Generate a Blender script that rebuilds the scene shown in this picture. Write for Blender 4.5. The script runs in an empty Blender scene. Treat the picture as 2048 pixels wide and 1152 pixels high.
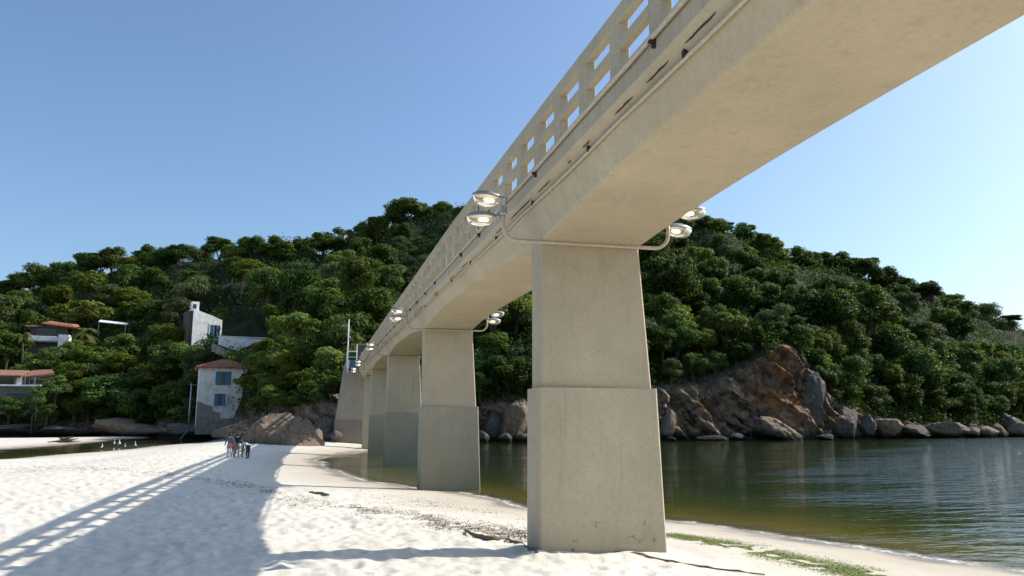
import bpy, math, random
import numpy as np
from mathutils import Vector, Matrix

random.seed(7); RNG = np.random.default_rng(11)
SC = bpy.context.scene
COL = SC.collection
PI = math.pi; R_ = math.radians

# ------------------------------------------------------------------ camera, sky, sun, exposure
FPX = 1550.0; PITCH = math.atan(269 / FPX); YAW = R_(13.55); EYE = 2.2
cd = bpy.data.cameras.new('camera'); cam = bpy.data.objects.new('camera', cd); COL.objects.link(cam)
cd.sensor_width = 36.0; cd.lens = 36.0 * FPX / 2048; cd.clip_start = .1; cd.clip_end = 3000
cam.location = (0, 0, EYE); cam.rotation_euler = (PI / 2 + PITCH, 0, -YAW)
SC.camera = cam

SUN_EL = R_(40); SUN_AZ = R_(86)            # azimuth measured from +Y towards +X
w = bpy.data.worlds.new('World'); SC.world = w; w.use_nodes = True
nt = w.node_tree; nt.nodes.clear()
sky = nt.nodes.new('ShaderNodeTexSky'); sky.sky_type = 'NISHITA'; sky.sun_disc = False
sky.sun_elevation = SUN_EL; sky.sun_rotation = SUN_AZ
sky.air_density = 1.0; sky.dust_density = 2.0; sky.ozone_density = 4.6
bg = nt.nodes.new('ShaderNodeBackground'); bg.inputs[1].default_value = .157
wo = nt.nodes.new('ShaderNodeOutputWorld')
wb = nt.nodes.new('ShaderNodeMix'); wb.data_type = 'RGBA'; wb.blend_type = 'MULTIPLY'; wb.inputs[0].default_value = 1; wb.inputs[7].default_value = (.95, 1.005, .99, 1)   # camera white balance
nt.links.new(sky.outputs[0], wb.inputs[6]); nt.links.new(wb.outputs[2], bg.inputs[0]); nt.links.new(bg.outputs[0], wo.inputs[0])
sd = bpy.data.lights.new('sun', 'SUN'); sd.energy = 4.4; sd.angle = R_(.53); sd.color = (1, .95, .87)
so = bpy.data.objects.new('sun', sd); COL.objects.link(so)
sdir = Vector((math.sin(SUN_AZ) * math.cos(SUN_EL), math.cos(SUN_AZ) * math.cos(SUN_EL), math.sin(SUN_EL)))
so.rotation_euler = sdir.to_track_quat('Z', 'Y').to_euler()
SC.view_settings.view_transform = 'Standard'; SC.view_settings.look = 'None'
SC.view_settings.gamma = 1; SC.view_settings.use_curve_mapping = False
SC.view_settings.exposure = 0.28
SC.render.engine = 'CYCLES'; SC.cycles.use_denoising = True
SC.cycles.sample_clamp_indirect = 6; SC.cycles.max_bounces = 7; SC.cycles.diffuse_bounces = 4; SC.cycles.transparent_max_bounces = 12

# ------------------------------------------------------------------ survey helpers (pixel of the photograph + real distance -> point)
HD = np.array([math.sin(YAW), math.cos(YAW), 0.]); RT = np.array([math.cos(YAW), -math.sin(YAW), 0.]); UP = np.array([0, 0, 1.])
def ray(x, y):
    a = (np.asarray(x, float) - 1024) / FPX; b = (576 - np.asarray(y, float)) / FPX
    f = np.cos(PITCH) - b * np.sin(PITCH)
    return HD * f[..., None] + RT * a[..., None] + UP * (np.sin(PITCH) + b * np.cos(PITCH))[..., None]
def atF(x, y, F):
    d = ray(x, y); f = d[..., 0] * HD[0] + d[..., 1] * HD[1]
    return np.array([0, 0, EYE]) + d * (np.asarray(F) / f)[..., None]
def atZ(x, y, z=0.):
    d = ray(x, y); return np.array([0, 0, EYE]) + d * ((z - EYE) / d[..., 2])[..., None]
def proj(P):
    P = np.atleast_2d(np.asarray(P, float)) - [0, 0, EYE]
    h = P @ HD; r = P @ RT; u = P[:, 2]
    zc = h * math.cos(PITCH) + u * math.sin(PITCH); yc = -h * math.sin(PITCH) + u * math.cos(PITCH)
    return np.stack([1024 + FPX * r / zc, 576 - FPX * yc / zc, h], 1)

# ------------------------------------------------------------------ numpy noise
def _h(ix, iy, iz, s):
    n = (ix * 374761393 + iy * 668265263 + iz * 2147483647 + s * 1274126177) & 0xffffffff
    n = ((n ^ (n >> 13)) * 1274126177) & 0xffffffff
    return ((n ^ (n >> 16)) & 0xffffff) / float(0xffffff)
def vnoise(p, s=0):
    p = np.asarray(p, float); i = np.floor(p).astype(np.int64); f = p - i; f = f * f * (3 - 2 * f)
    o = 0
    for dx in (0, 1):
        wx = f[:, 0] if dx else 1 - f[:, 0]
        for dy in (0, 1):
            wy = f[:, 1] if dy else 1 - f[:, 1]
            for dz in (0, 1):
                wz = f[:, 2] if dz else 1 - f[:, 2]
                o = o + wx * wy * wz * _h(i[:, 0] + dx, i[:, 1] + dy, i[:, 2] + dz, s)
    return o * 2 - 1
def fbm(p, o=4, s=0, g=.5):
    a = 1; t = 0; q = np.array(p, float)
    for k in range(o):
        t = t + a * vnoise(q, s + k * 17); q = q * 2.03 + 5.1; a *= g
    return t
def worley(x, y, s=0):
    ix = np.floor(x).astype(np.int64); iy = np.floor(y).astype(np.int64); best = np.full(x.shape, 9.)
    for dx in (-1, 0, 1):
        for dy in (-1, 0, 1):
            cx = ix + dx; cy = iy + dy
            px = cx + _h(cx, cy, cx * 0 + 3, s); py = cy + _h(cx, cy, cx * 0 + 9, s)
            best = np.minimum(best, (px - x) ** 2 + (py - y) ** 2)
    return np.sqrt(best)
def sstep(a, b, x):
    t = np.clip((x - a) / (b - a), 0, 1); return t * t * (3 - 2 * t)

# ------------------------------------------------------------------ materials
class NT:
    def __init__(s, name):
        s.m = bpy.data.materials.new(name); s.m.use_nodes = True; s.t = s.m.node_tree; s.t.nodes.clear()
        s.out = s.t.nodes.new('ShaderNodeOutputMaterial')
    def n(s, typ, **kw):
        o = s.t.nodes.new('ShaderNode' + typ)
        for k, v in kw.items():
            if k.startswith('_'): setattr(o, k[1:], v)
            else: s.set(o, int(k[1:]) if k[0] == 'i' and k[1:].isdigit() else k.replace('__', ' '), v)
        return o
    def set(s, o, k, v):
        i = o.inputs[k]
        if isinstance(v, bpy.types.NodeSocket): s.t.links.new(v, i)
        else:
            if isinstance(v, (tuple, list)) and len(v) == 3 and i.type == 'RGBA': v = (*v, 1)
            i.default_value = v
    def l(s, a, b): s.t.links.new(a, b)
    def ramp(s, fac, stops):
        r = s.t.nodes.new('ShaderNodeValToRGB'); s.l(fac, r.inputs[0]); e = r.color_ramp.elements
        while len(e) < len(stops): e.new(.5)
        for q, (p, c) in zip(e, stops): q.position = p; q.color = (*c, 1) if len(c) == 3 else c
        return r.outputs[0]
    def gray(s, fac, a, b):
        return s.ramp(fac, [(a, (0, 0, 0)), (b, (1, 1, 1))])
    def mix(s, f, a, b, bt='MIX'):
        o = s.t.nodes.new('ShaderNodeMix'); o.data_type = 'RGBA'; o.blend_type = bt
        for i, v in ((0, f), (6, a), (7, b)):
            if isinstance(v, bpy.types.NodeSocket): s.l(v, o.inputs[i])
            else: o.inputs[i].default_value = (*v, 1) if isinstance(v, (tuple, list)) else v
        return o.outputs[2]
    def noise(s, scale, detail=4, rough=.55, vec=None, dist=0):
        o = s.n('TexNoise', Scale=scale, Detail=detail, Roughness=rough, Distortion=dist)
        if vec is not None: s.l(vec, o.inputs['Vector'])
        return o.outputs[0]
    def coord(s, sc=(1, 1, 1), rot=(0, 0, 0)):
        t = s.n('TexCoord'); m = s.n('Mapping'); s.l(t.outputs['Object'], m.inputs[0])
        m.inputs['Scale'].default_value = sc; m.inputs['Rotation'].default_value = rot
        return m.outputs[0]
    def geo(s, sc=(1, 1, 1), rot=(0, 0, 0)):
        t = s.n('NewGeometry'); m = s.n('Mapping'); s.l(t.outputs['Position'], m.inputs[0])
        m.inputs['Scale'].default_value = sc; m.inputs['Rotation'].default_value = rot
        return m.outputs[0]
    def diag(s, sc, th=.66):
        t = s.n('NewGeometry'); m = s.n('Mapping', _vector_type='TEXTURE'); s.l(t.outputs['Position'], m.inputs[0])
        m.inputs['Scale'].default_value = sc; m.inputs['Rotation'].default_value = (0, th, 0)
        return m.outputs[0]
    def bump(s, h, st=.3, d=.02, nrm=None):
        o = s.n('Bump', Strength=st, Distance=d, Height=h)
        if nrm is not None: s.l(nrm, o.inputs['Normal'])
        return o.outputs[0]
    def done(s, col, rough=.8, nrm=None, metal=0, spec=.3, **kw):
        b = s.n('BsdfPrincipled'); s.set(b, 'Base Color', col); s.set(b, 'Roughness', rough); s.set(b, 'Metallic', metal)
        s.set(b, 'Specular IOR Level', spec)
        if nrm is not None: s.set(b, 'Normal', nrm)
        for k, v in kw.items(): s.set(b, k.replace('__', ' '), v)
        s.l(b.outputs[0], s.out.inputs[0]); s.b = b
        return s.m

def mat_concrete(name, col, stain=(.16, .13, .09), streak=.0, algae=None, amount=1.0, foot=False):
    k = NT(name); g = k.geo()
    big = k.noise(.55, 5, .6, g); med = k.noise(3.5, 5, .6, g); fine = k.noise(34, 3, .7, g); gr = k.noise(120, 2, .6, g)
    c = k.mix(k.gray(big, .35, .68), tuple(v * .80 for v in col), tuple(min(1, v * 1.07) for v in col))
    c = k.mix(k.gray(med, .45, .75), c, tuple(v * .93 for v in col))
    c = k.mix(k.gray(gr, .2, .8), k.mix(.16, c, (.12, .1, .08)), k.mix(.07, c, (.9, .85, .75)))
    sp = k.n('TexVoronoi', Scale=5.5, Randomness=1.0); k.l(g, sp.inputs['Vector'])
    pit = k.ramp(sp.outputs['Distance'], [(.02, (1, 1, 1)), (.05, (0, 0, 0))])
    gate = k.gray(k.noise(2.3, 2, .5, g), .55, .62)
    pitm = k.mix(1.0, pit, gate, 'MULTIPLY')
    c = k.mix(pitm, c, stain)
    if streak:
        gn = k.n('NewGeometry'); sn = k.n('SeparateXYZ'); k.l(gn.outputs['Normal'], sn.inputs[0])
        up = k.n('Math', _operation='ABSOLUTE', i0=sn.outputs[2]); sd_ = k.n('MapRange', i0=up.outputs[0], i1=.6, i2=.2, i3=0., i4=streak).outputs[0]
        v = k.geo((1, 7, .5)); s1 = k.noise(3.2, 5, .65, v, .3)
        c = k.mix(k.mix(sd_, (0, 0, 0), k.gray(s1, .52, .74)), c, tuple(x * .74 for x in col))
        v2 = k.geo((9, 9, .35)); s2 = k.noise(1.5, 4, .6, v2)
        c = k.mix(k.mix(k.n('Math', _operation='MULTIPLY', i0=sd_, i1=.5).outputs[0], (0, 0, 0), k.gray(s2, .55, .7)), c, stain)
    gm = k.noise(16, 4, .7, g); c = k.mix(k.mix(.22, (0, 0, 0), k.gray(gm, .42, .62)), c, tuple(v * .55 for v in col))
    dr = k.noise(2.2, 5, .7, k.geo((2.2, 2.2, .16)), .2); c = k.mix(k.gray(dr, .54, .78), c, tuple(v * .70 for v in col))
    if foot:
        sf = k.n('SeparateXYZ'); k.l(g, sf.inputs[0]); hz = k.n('Math', _operation='ADD', i0=sf.outputs[2], i1=k.n('Math', _operation='MULTIPLY', i0=k.noise(2.6, 4, .6, g), i1=.5).outputs[0]).outputs[0]
        c = k.mix(k.n('MapRange', i0=hz, i1=1.05, i2=.55, i4=.45).outputs[0], c, tuple(v * .5 for v in col))
        bl = k.mix(1., k.n('MapRange', i0=hz, i1=1.1, i2=.9).outputs[0], k.gray(k.noise(4.5, 4, .7, g), .60, .68), 'MULTIPLY'); c = k.mix(bl, c, (.10, .085, .05))
    if algae:
        sep = k.n('SeparateXYZ'); k.l(k.geo(), sep.inputs[0])
        ad = k.n('Math', _operation='ADD'); k.l(sep.outputs[2], ad.inputs[0])
        mm = k.n('Math', _operation='MULTIPLY'); k.l(k.noise(1.6, 4, .6, g), mm.inputs[0]); mm.inputs[1].default_value = 1.3
        k.l(mm.outputs[0], ad.inputs[1])
        f = k.n('MapRange'); k.l(ad.outputs[0], f.inputs[0]); f.inputs[1].default_value = 3.6; f.inputs[2].default_value = .6
        c = k.mix(k.mix(amount, (0, 0, 0), f.outputs[0]), c, algae)
    n1 = k.bump(fine, .25, .006); n2 = k.bump(gr, .5, .003, n1)
    return k.done(c, .88, n2, spec=.2)

CREAM = (.54, .455, .315)
M = {}
M['concrete'] = mat_concrete('painted_concrete', CREAM)
M['girder'] = mat_concrete('streaked_concrete', CREAM, streak=.75)
M['fascia'] = mat_concrete('weathered_fascia', (.48, .42, .31), streak=.6)
M['railing'] = mat_concrete('railing_concrete', (.51, .44, .31), streak=.35)
M['pier_low'] = mat_concrete('pier_foot_concrete', CREAM, streak=.12, foot=True)
M['pier_wet'] = mat_concrete('tide_stained_concrete', (.42, .38, .29), streak=.25, algae=(.20, .19, .125), amount=.9)
M['abut_low'] = mat_concrete('abutment_plinth_concrete', (.24, .21, .17), streak=.5)
M['abut'] = mat_concrete('abutment_concrete', (.40, .35, .28), streak=.5)
def simple(name, col, rough=.6, metal=0, sc=12, var=.25, spec=.4, bump=.15):
    k = NT(name); v = k.coord(); n = k.noise(sc, 5, .6, v)
    c = k.mix(k.gray(n, .3, .7), tuple(x * (1 - var) for x in col), tuple(min(1, x * (1 + var * .5)) for x in col))
    return k.done(c, rough, k.bump(n, bump, .01), metal=metal, spec=spec)
M['pipe'] = simple('painted_pipe', (.50, .44, .34), .5, sc=25)
M['rust'] = simple('rusty_steel', (.05, .028, .018), .85, sc=40)
M['dark'] = simple('dark_void', (.02, .02, .02), .8)
M['steel'] = simple('galvanised_steel', (.42, .44, .45), .38, metal=.8, sc=20)
M['cap'] = simple('lamp_cap_metal', (.30, .32, .33), .4, metal=.5, sc=20)
def glassy(name, col, rough, tr):
    k = NT(name); return k.done(col, rough, None, spec=.5, Transmission__Weight=tr, IOR=1.45)
M['lens'] = glassy('lamp_glass', (.92, .88, .78), .08, .85)
def emit(name, col, st):
    k = NT(name); e = k.n('Emission', Color=col, Strength=st); k.l(e.outputs[0], k.out.inputs[0]); return k.m
M['bulb'] = emit('lit_bulb', (1, .88, .70), 4)
M['reflector'] = simple('lamp_reflector', (.75, .66, .5), .25, metal=.6)
def plaster(name, col, dirty):
    k = NT(name); g = k.coord(); n = k.noise(1.1, 6, .65, g); n2 = k.noise(9, 4, .6, g); s = k.noise(2, 4, .6, k.coord((3, 3, .5)))
    c = k.mix(k.gray(n, .46, .64), col, tuple(.5 * a + .5 * b for a, b in zip(col, dirty)))
    c = k.mix(k.gray(s, .56, .74), c, dirty)
    return k.done(c, .9, k.bump(n2, .4, .03))
M['white_wall'] = plaster('peeling_white_plaster', (.74, .71, .64), (.30, .275, .24))
M['ruin_wall'] = plaster('whitewashed_wall', (.84, .84, .81), (.42, .42, .41))
M['dim_wall'] = plaster('grey_green_plaster', (.13, .15, .12), (.06, .07, .055))
M['brown_wall'] = plaster('brown_wall', (.10, .085, .07), (.05, .042, .034))
M['stone'] = plaster('rubble_stone', (.29, .265, .22), (.10, .095, .085))
M['tile'] = simple('terracotta_tile', (.36, .15, .085), .85, sc=3, var=.5)
M['tile_old'] = simple('old_terracotta_tile', (.25, .13, .09), .9, sc=3, var=.55)
M['blue'] = simple('faded_blue_wood', (.07, .19, .28), .7, sc=6, var=.35)
M['blue_paint'] = simple('blue_paint', (.05, .13, .23), .5, sc=6)
M['white_paint'] = simple('white_paint', (.72, .73, .72), .55, sc=5, var=.15)
M['window'] = simple('dark_window_glass', (.02, .026, .03), .12, sc=2, spec=.6, bump=0)
M['wood'] = simple('bleached_driftwood', (.16, .12, .085), .9, sc=20, var=.4)
M['trunk'] = simple('tree_bark', (.11, .085, .06), .95, sc=8, var=.4)

def mat_leaf(name, dark, light, trans=.25, rough=.6, vary=True):
    k = NT(name); a = k.n('Attribute', _attribute_name='v'); oi = k.n('ObjectInfo')
    c = k.mix(a.outputs['Fac'], dark, light)
    hs = k.n('HueSaturation'); k.l(c, hs.inputs['Color'])
    mr = k.n('MapRange'); k.l(oi.outputs['Random'], mr.inputs[0]); mr.inputs[3].default_value = .465; mr.inputs[4].default_value = .52
    k.l(mr.outputs[0], hs.inputs['Hue'])
    m3 = k.n('Math', _operation='MULTIPLY'); k.l(oi.outputs['Random'], m3.inputs[0]); m3.inputs[1].default_value = 7.31
    m4 = k.n('Math', _operation='FRACT'); k.l(m3.outputs[0], m4.inputs[0])
    m2 = k.n('MapRange'); k.l(m4.outputs[0], m2.inputs[0]); m2.inputs[3].default_value = .6; m2.inputs[4].default_value = 1.45
    k.l(m2.outputs[0], hs.inputs['Value'])
    m5 = k.n('MapRange'); k.l(m4.outputs[0], m5.inputs[0]); m5.inputs[3].default_value = 1.2; m5.inputs[4].default_value = .95
    k.l(m5.outputs[0], hs.inputs['Saturation'])
    if not vary:
        for nm_ in ('Hue', 'Saturation', 'Value'): k.t.links.remove(hs.inputs[nm_].links[0])
        hs.inputs['Hue'].default_value = .5; hs.inputs['Saturation'].default_value = 1.1; hs.inputs['Value'].default_value = .85
    p = k.n('BsdfPrincipled', Roughness=rough); k.l(hs.outputs[0], p.inputs['Base Color']); p.inputs['Specular IOR Level'].default_value = .22
    t = k.n('BsdfTranslucent'); tc = k.mix(1., hs.outputs[0], (1.5, 1.7, .6), 'MULTIPLY'); k.l(tc, t.inputs[0])
    mx = k.n('MixShader', i0=trans); k.l(p.outputs[0], mx.inputs[1]); k.l(t.outputs[0], mx.inputs[2]); k.l(mx.outputs[0], k.out.inputs[0])
    return k.m
M['leaf'] = mat_leaf('broadleaf', (.024, .046, .011), (.10, .155, .032))
M['under'] = mat_leaf('undergrowth_leaf', (.020, .042, .009), (.08, .14, .022), vary=False, rough=.8)
M['leaf_fresh'] = mat_leaf('fresh_broadleaf', (.05, .08, .015), (.17, .215, .045), .3)
M['leaf_grey'] = mat_leaf('greyish_broadleaf', (.035, .055, .02), (.115, .15, .055), .2)
M['palm'] = mat_leaf('palm_leaf', (.05, .075, .02), (.14, .16, .05), .25)
M['weed'] = simple('green_seaweed', (.24, .29, .06), .6, sc=10, var=.4)
M['debris'] = simple('brown_seaweed', (.20, .14, .075), .9, sc=10, var=.5)

def mat_rock(name, base, dark, warm, wf=.5, band=True):
    k = NT(name); g = k.geo(); gp = k.geo()
    n1 = k.noise(.35, 6, .6, g); n2 = k.noise(2.5, 7, .65, g); n3 = k.noise(14, 4, .65, g)
    st = k.noise(.6, 6, .7, k.geo((1.4, 1.4, .35), (.3, .35, 0)), .6)
    c = k.mix(k.gray(n2, .3, .7), dark, base)
    c = k.mix(k.mix(wf, (0, 0, 0), k.gray(n1, .42, .62)), c, warm)
    c = k.mix(k.gray(st, .54, .70), c, tuple(x * .35 for x in base))
    c = k.mix(k.gray(n3, .25, .8), k.mix(.3, c, (.02, .018, .015)), c)
    if band:
        sep = k.n('SeparateXYZ'); k.l(gp, sep.inputs[0])
        f = k.n('MapRange'); k.l(sep.outputs[2], f.inputs[0]); f.inputs[1].default_value = .95; f.inputs[2].default_value = .35
        c = k.mix(f.outputs[0], c, (.018, .015, .011))
    b = k.bump(n2, .7, .25); b = k.bump(n3, .5, .05, b)
    return k.done(c, .85, b, spec=.3)
M['rock'] = mat_rock('granite', (.30, .235, .17), (.14, .11, .08), (.36, .22, .12), .5)
M['rock_grey'] = mat_rock('grey_granite', (.17, .155, .14), (.075, .07, .062), (.2, .15, .11), .3)
M['rock_big'] = mat_rock('beach_boulder_granite', (.28, .215, .15), (.12, .09, .062), (.32, .215, .13), .5, False)

# ------------------------------------------------------------------ mesh helpers
def link(o):
    COL.objects.link(o); return o
def mesh_np(name, V, F, mat=None, smooth=False, attrs=None, fmat=None):
    """V (n,3), F (m,k) all the same arity"""
    V = np.ascontiguousarray(V, dtype=np.float32); F = np.ascontiguousarray(F, dtype=np.int32)
    me = bpy.data.meshes.new(name); k = F.shape[1]
    me.vertices.add(len(V)); me.vertices.foreach_set('co', V.ravel())
    me.loops.add(F.size); me.loops.foreach_set('vertex_index', F.ravel())
    me.polygons.add(len(F)); me.polygons.foreach_set('loop_start', np.arange(0, F.size, k, dtype=np.int32))
    if smooth: me.polygons.foreach_set('use_smooth', np.ones(len(F), bool))
    for m in (mat if isinstance(mat, (list, tuple)) else [mat]): 
        if m: me.materials.append(m)
    if fmat is not None: me.polygons.foreach_set('material_index', fmat.astype(np.int32))
    for kx, a in (attrs or {}).items():
        at = me.attributes.new(kx, 'FLOAT', 'POINT'); at.data.foreach_set('value', np.ascontiguousarray(a, dtype=np.float32))
    me.update(); return me
class MB:
    def __init__(s): s.v = []; s.f = []
    def add(s, vs, fs):
        b = len(s.v); s.v += [tuple(map(float, v)) for v in vs]; s.f += [tuple(b + i for i in f) for f in fs]; return s
    def box(s, x0, x1, y0, y1, z0, z1, ch=0):
        if ch:
            c = min(ch, (x1 - x0) / 3, (y1 - y0) / 3, (z1 - z0) / 3)
            # chamfered along every edge: 24 vertices
            vs = []; idx = {}
            for sx in (0, 1):
                for sy in (0, 1):
                    for sz in (0, 1):
                        X = (x0, x1)[sx]; Y = (y0, y1)[sy]; Z = (z0, z1)[sz]
                        dx = c * (1, -1)[sx]; dy = c * (1, -1)[sy]; dz = c * (1, -1)[sz]
                        for a, p in enumerate(((X, Y + dy, Z + dz), (X + dx, Y, Z + dz), (X + dx, Y + dy, Z))):
                            idx[sx, sy, sz, a] = len(vs); vs.append(p)
            fs = []
            def I(x, y, z, a): return idx[x, y, z, a]
            for q in (0, 1):
                f = [I(q, 0, 0, 0), I(q, 1, 0, 0), I(q, 1, 1, 0), I(q, 0, 1, 0)]; fs.append(f if q else f[::-1])
                f = [I(0, q, 0, 1), I(1, q, 0, 1), I(1, q, 1, 1), I(0, q, 1, 1)]; fs.append(f[::-1] if q else f)
                f = [I(0, 0, q, 2), I(1, 0, q, 2), I(1, 1, q, 2), I(0, 1, q, 2)]; fs.append(f if q else f[::-1])
            for a in (0, 1):
                for b in (0, 1):
                    fs.append([I(a, b, 0, 0), I(a, b, 1, 0), I(a, b, 1, 1), I(a, b, 0, 1)])
                    fs.append([I(a, 0, b, 0), I(a, 1, b, 0), I(a, 1, b, 2), I(a, 0, b, 2)])
                    fs.append([I(0, a, b, 1), I(1, a, b, 1), I(1, a, b, 2), I(0, a, b, 2)])
                    for d in (0, 1): fs.append([I(a, b, d, 0), I(a, b, d, 1), I(a, b, d, 2)])
            return s.add(vs, fs)
        v = [(x, y, z) for z in (z0, z1) for y in (y0, y1) for x in (x0, x1)]
        return s.add(v, [(0, 2, 3, 1), (4, 5, 7, 6), (0, 1, 5, 4), (2, 6, 7, 3), (0, 4, 6, 2), (1, 3, 7, 5)])
    def hexa(s, lo, hi):
        """lo, hi: four corners each, counter clockwise seen from above"""
        return s.add(list(lo) + list(hi), [(3, 2, 1, 0), (4, 5, 6, 7), (0, 1, 5, 4), (1, 2, 6, 5), (2, 3, 7, 6), (3, 0, 4, 7)])
    def tube(s, pts, r, n=8, cap=True):
        pts = [Vector(p) for p in pts]; rs = r if isinstance(r, (list, tuple)) else [r] * len(pts)
        b = len(s.v); up = None
        for i, p in enumerate(pts):
            t = (pts[min(i + 1, len(pts) - 1)] - pts[max(i - 1, 0)]).normalized()
            if up is None: up = t.orthogonal().normalized()
            up = (up - t * up.dot(t)).normalized(); sd_ = t.cross(up)
            for k in range(n):
                a = 2 * PI * k / n; q = p + (up * math.cos(a) + sd_ * math.sin(a)) * rs[i]; s.v.append(tuple(q))
        for i in range(len(pts) - 1):
            for k in range(n):
                s.f.append((b + i * n + k, b + i * n + (k + 1) % n, b + (i + 1) * n + (k + 1) % n, b + (i + 1) * n + k))
        if cap:
            s.f.append(tuple(b + k for k in range(n))[::-1]); s.f.append(tuple(b + (len(pts) - 1) * n + k for k in range(n)))
        return s
    def lathe(s, prof, n=16, c=(0, 0, 0), sx=1, sy=1):
        b = len(s.v)
        for r, z in prof:
            for k in range(n):
                a = 2 * PI * k / n; s.v.append((c[0] + r * sx * math.cos(a), c[1] + r * sy * math.sin(a), c[2] + z))
        for i in range(len(prof) - 1):
            for k in range(n): s.f.append((b + i * n + k, b + i * n + (k + 1) % n, b + (i + 1) * n + (k + 1) % n, b + (i + 1) * n + k))
        return s
    def loft(s, secs, close=True, caps=True):
        """secs: list of closed section loops with equal counts"""
        n = len(secs[0]); b = len(s.v)
        for q in secs: s.v += [tuple(map(float, p)) for p in q]
        for i in range(len(secs) - 1):
            for k in range(n): s.f.append((b + i * n + k, b + i * n + (k + 1) % n, b + (i + 1) * n + (k + 1) % n, b + (i + 1) * n + k))
        if caps: s.f.append(tuple(b + k for k in range(n))[::-1]); s.f.append(tuple(b + (len(secs) - 1) * n + k for k in range(n)))
        return s
    def mesh(s, name, mat, smooth=False):
        me = bpy.data.meshes.new(name); me.from_pydata(s.v, [], s.f); me.materials.append(mat)
        if smooth: me.polygons.foreach_set('use_smooth', np.ones(len(s.f), bool))
        me.validate(); me.update(); return me
def part(name, mb, mat, parent, smooth=False, loc=(0, 0, 0), label=None, kind=None):
    me = mb if isinstance(mb, bpy.types.Mesh) else mb.mesh(name, mat, smooth)
    o = bpy.data.objects.new(name, me); link(o); o.parent = parent; o.location = loc
    if label: o['label'] = label
    if kind: o['kind'] = kind
    return o
def thing(name, label, cat, loc=(0, 0, 0), rotz=0, group=None):
    o = bpy.data.objects.new(name, None); link(o); o.location = loc; o.rotation_euler = (0, 0, rotz); o.empty_display_size = .2
    o['label'] = label; o['category'] = cat
    if group: o['group'] = group
    return o
def solo(name, me, label, cat, loc=(0, 0, 0), rotz=0, group=None, kind=None):
    o = bpy.data.objects.new(name, me); link(o); o.location = loc; o.rotation_euler = (0, 0, rotz)
    if label: o['label'] = label
    if cat: o['category'] = cat
    if group: o['group'] = group
    if kind: o['kind'] = kind
    return o

# ================================================================== BEACH AND WATER
def px_poly(pts): return [tuple(atZ(x, y, 0.)[:2]) for x, y in pts]
sea = [(13, -60), (12.2, -10), (11.4, 4), (10.25, 9.87), (9.7, 11.2), (9.0, 13.6), (8.4, 15.6), (7.4, 17.6), (6.2, 18.8), (5.35, 20.2), (4.9, 23), (4.35, 25.2),
       (3.0, 27.2), (2.0, 30.2), (1.3, 33.5), (.55, 39), (0, 43.5), (-.27, 47.8), (.26, 53.2), (1.6, 58), (3.1, 61.4), (5.2, 65), (8, 70), (11, 78), (13, 90), (60, 160), (400, 300), (900, -60)]
chan = px_poly([(-500, 938), (-200, 926), (0, 919), (60, 915), (120, 909), (187, 905), (250, 900), (312, 892), (350, 889.5), (420, 884), (436, 879),
                (400, 875.5), (320, 874.5), (240, 878), (187, 884.5), (100, 892), (40, 896), (0, 899), (-200, 905), (-500, 912)])
strip = px_poly([(-400, 874), (0, 877), (90, 876.5), (200, 874), (380, 872.5), (380, 871), (0, 869.5), (-400, 868)])
def sdf_poly(x, y, poly):
    P = np.array(poly); n = len(P); d = np.full(x.shape, 1e9); ins = np.zeros(x.shape, bool)
    for i in range(n):
        a = P[i]; b = P[(i + 1) % n]; e = b - a; L = e @ e
        t = np.clip(((x - a[0]) * e[0] + (y - a[1]) * e[1]) / L, 0, 1)
        d = np.minimum(d, (x - a[0] - t * e[0]) ** 2 + (y - a[1] - t * e[1]) ** 2)
        c = (a[1] > y) != (b[1] > y)
        with np.errstate(divide='ignore', invalid='ignore'):
            xi = (b[0] - a[0]) * (y - a[1]) / (b[1] - a[1] + 1e-12) + a[0]
        ins ^= c & (x < xi)
    return np.sqrt(d) * np.where(ins, -1, 1)          # positive on land
def shore_d(x, y):
    p = np.stack([x * .35, y * .35, x * 0], 1)
    wob = fbm(p, 3, 5) * .22
    d = np.minimum(np.minimum(sdf_poly(x, y, sea), sdf_poly(x, y, chan)), sdf_poly(x, y, strip))
    return d + wob
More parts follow.
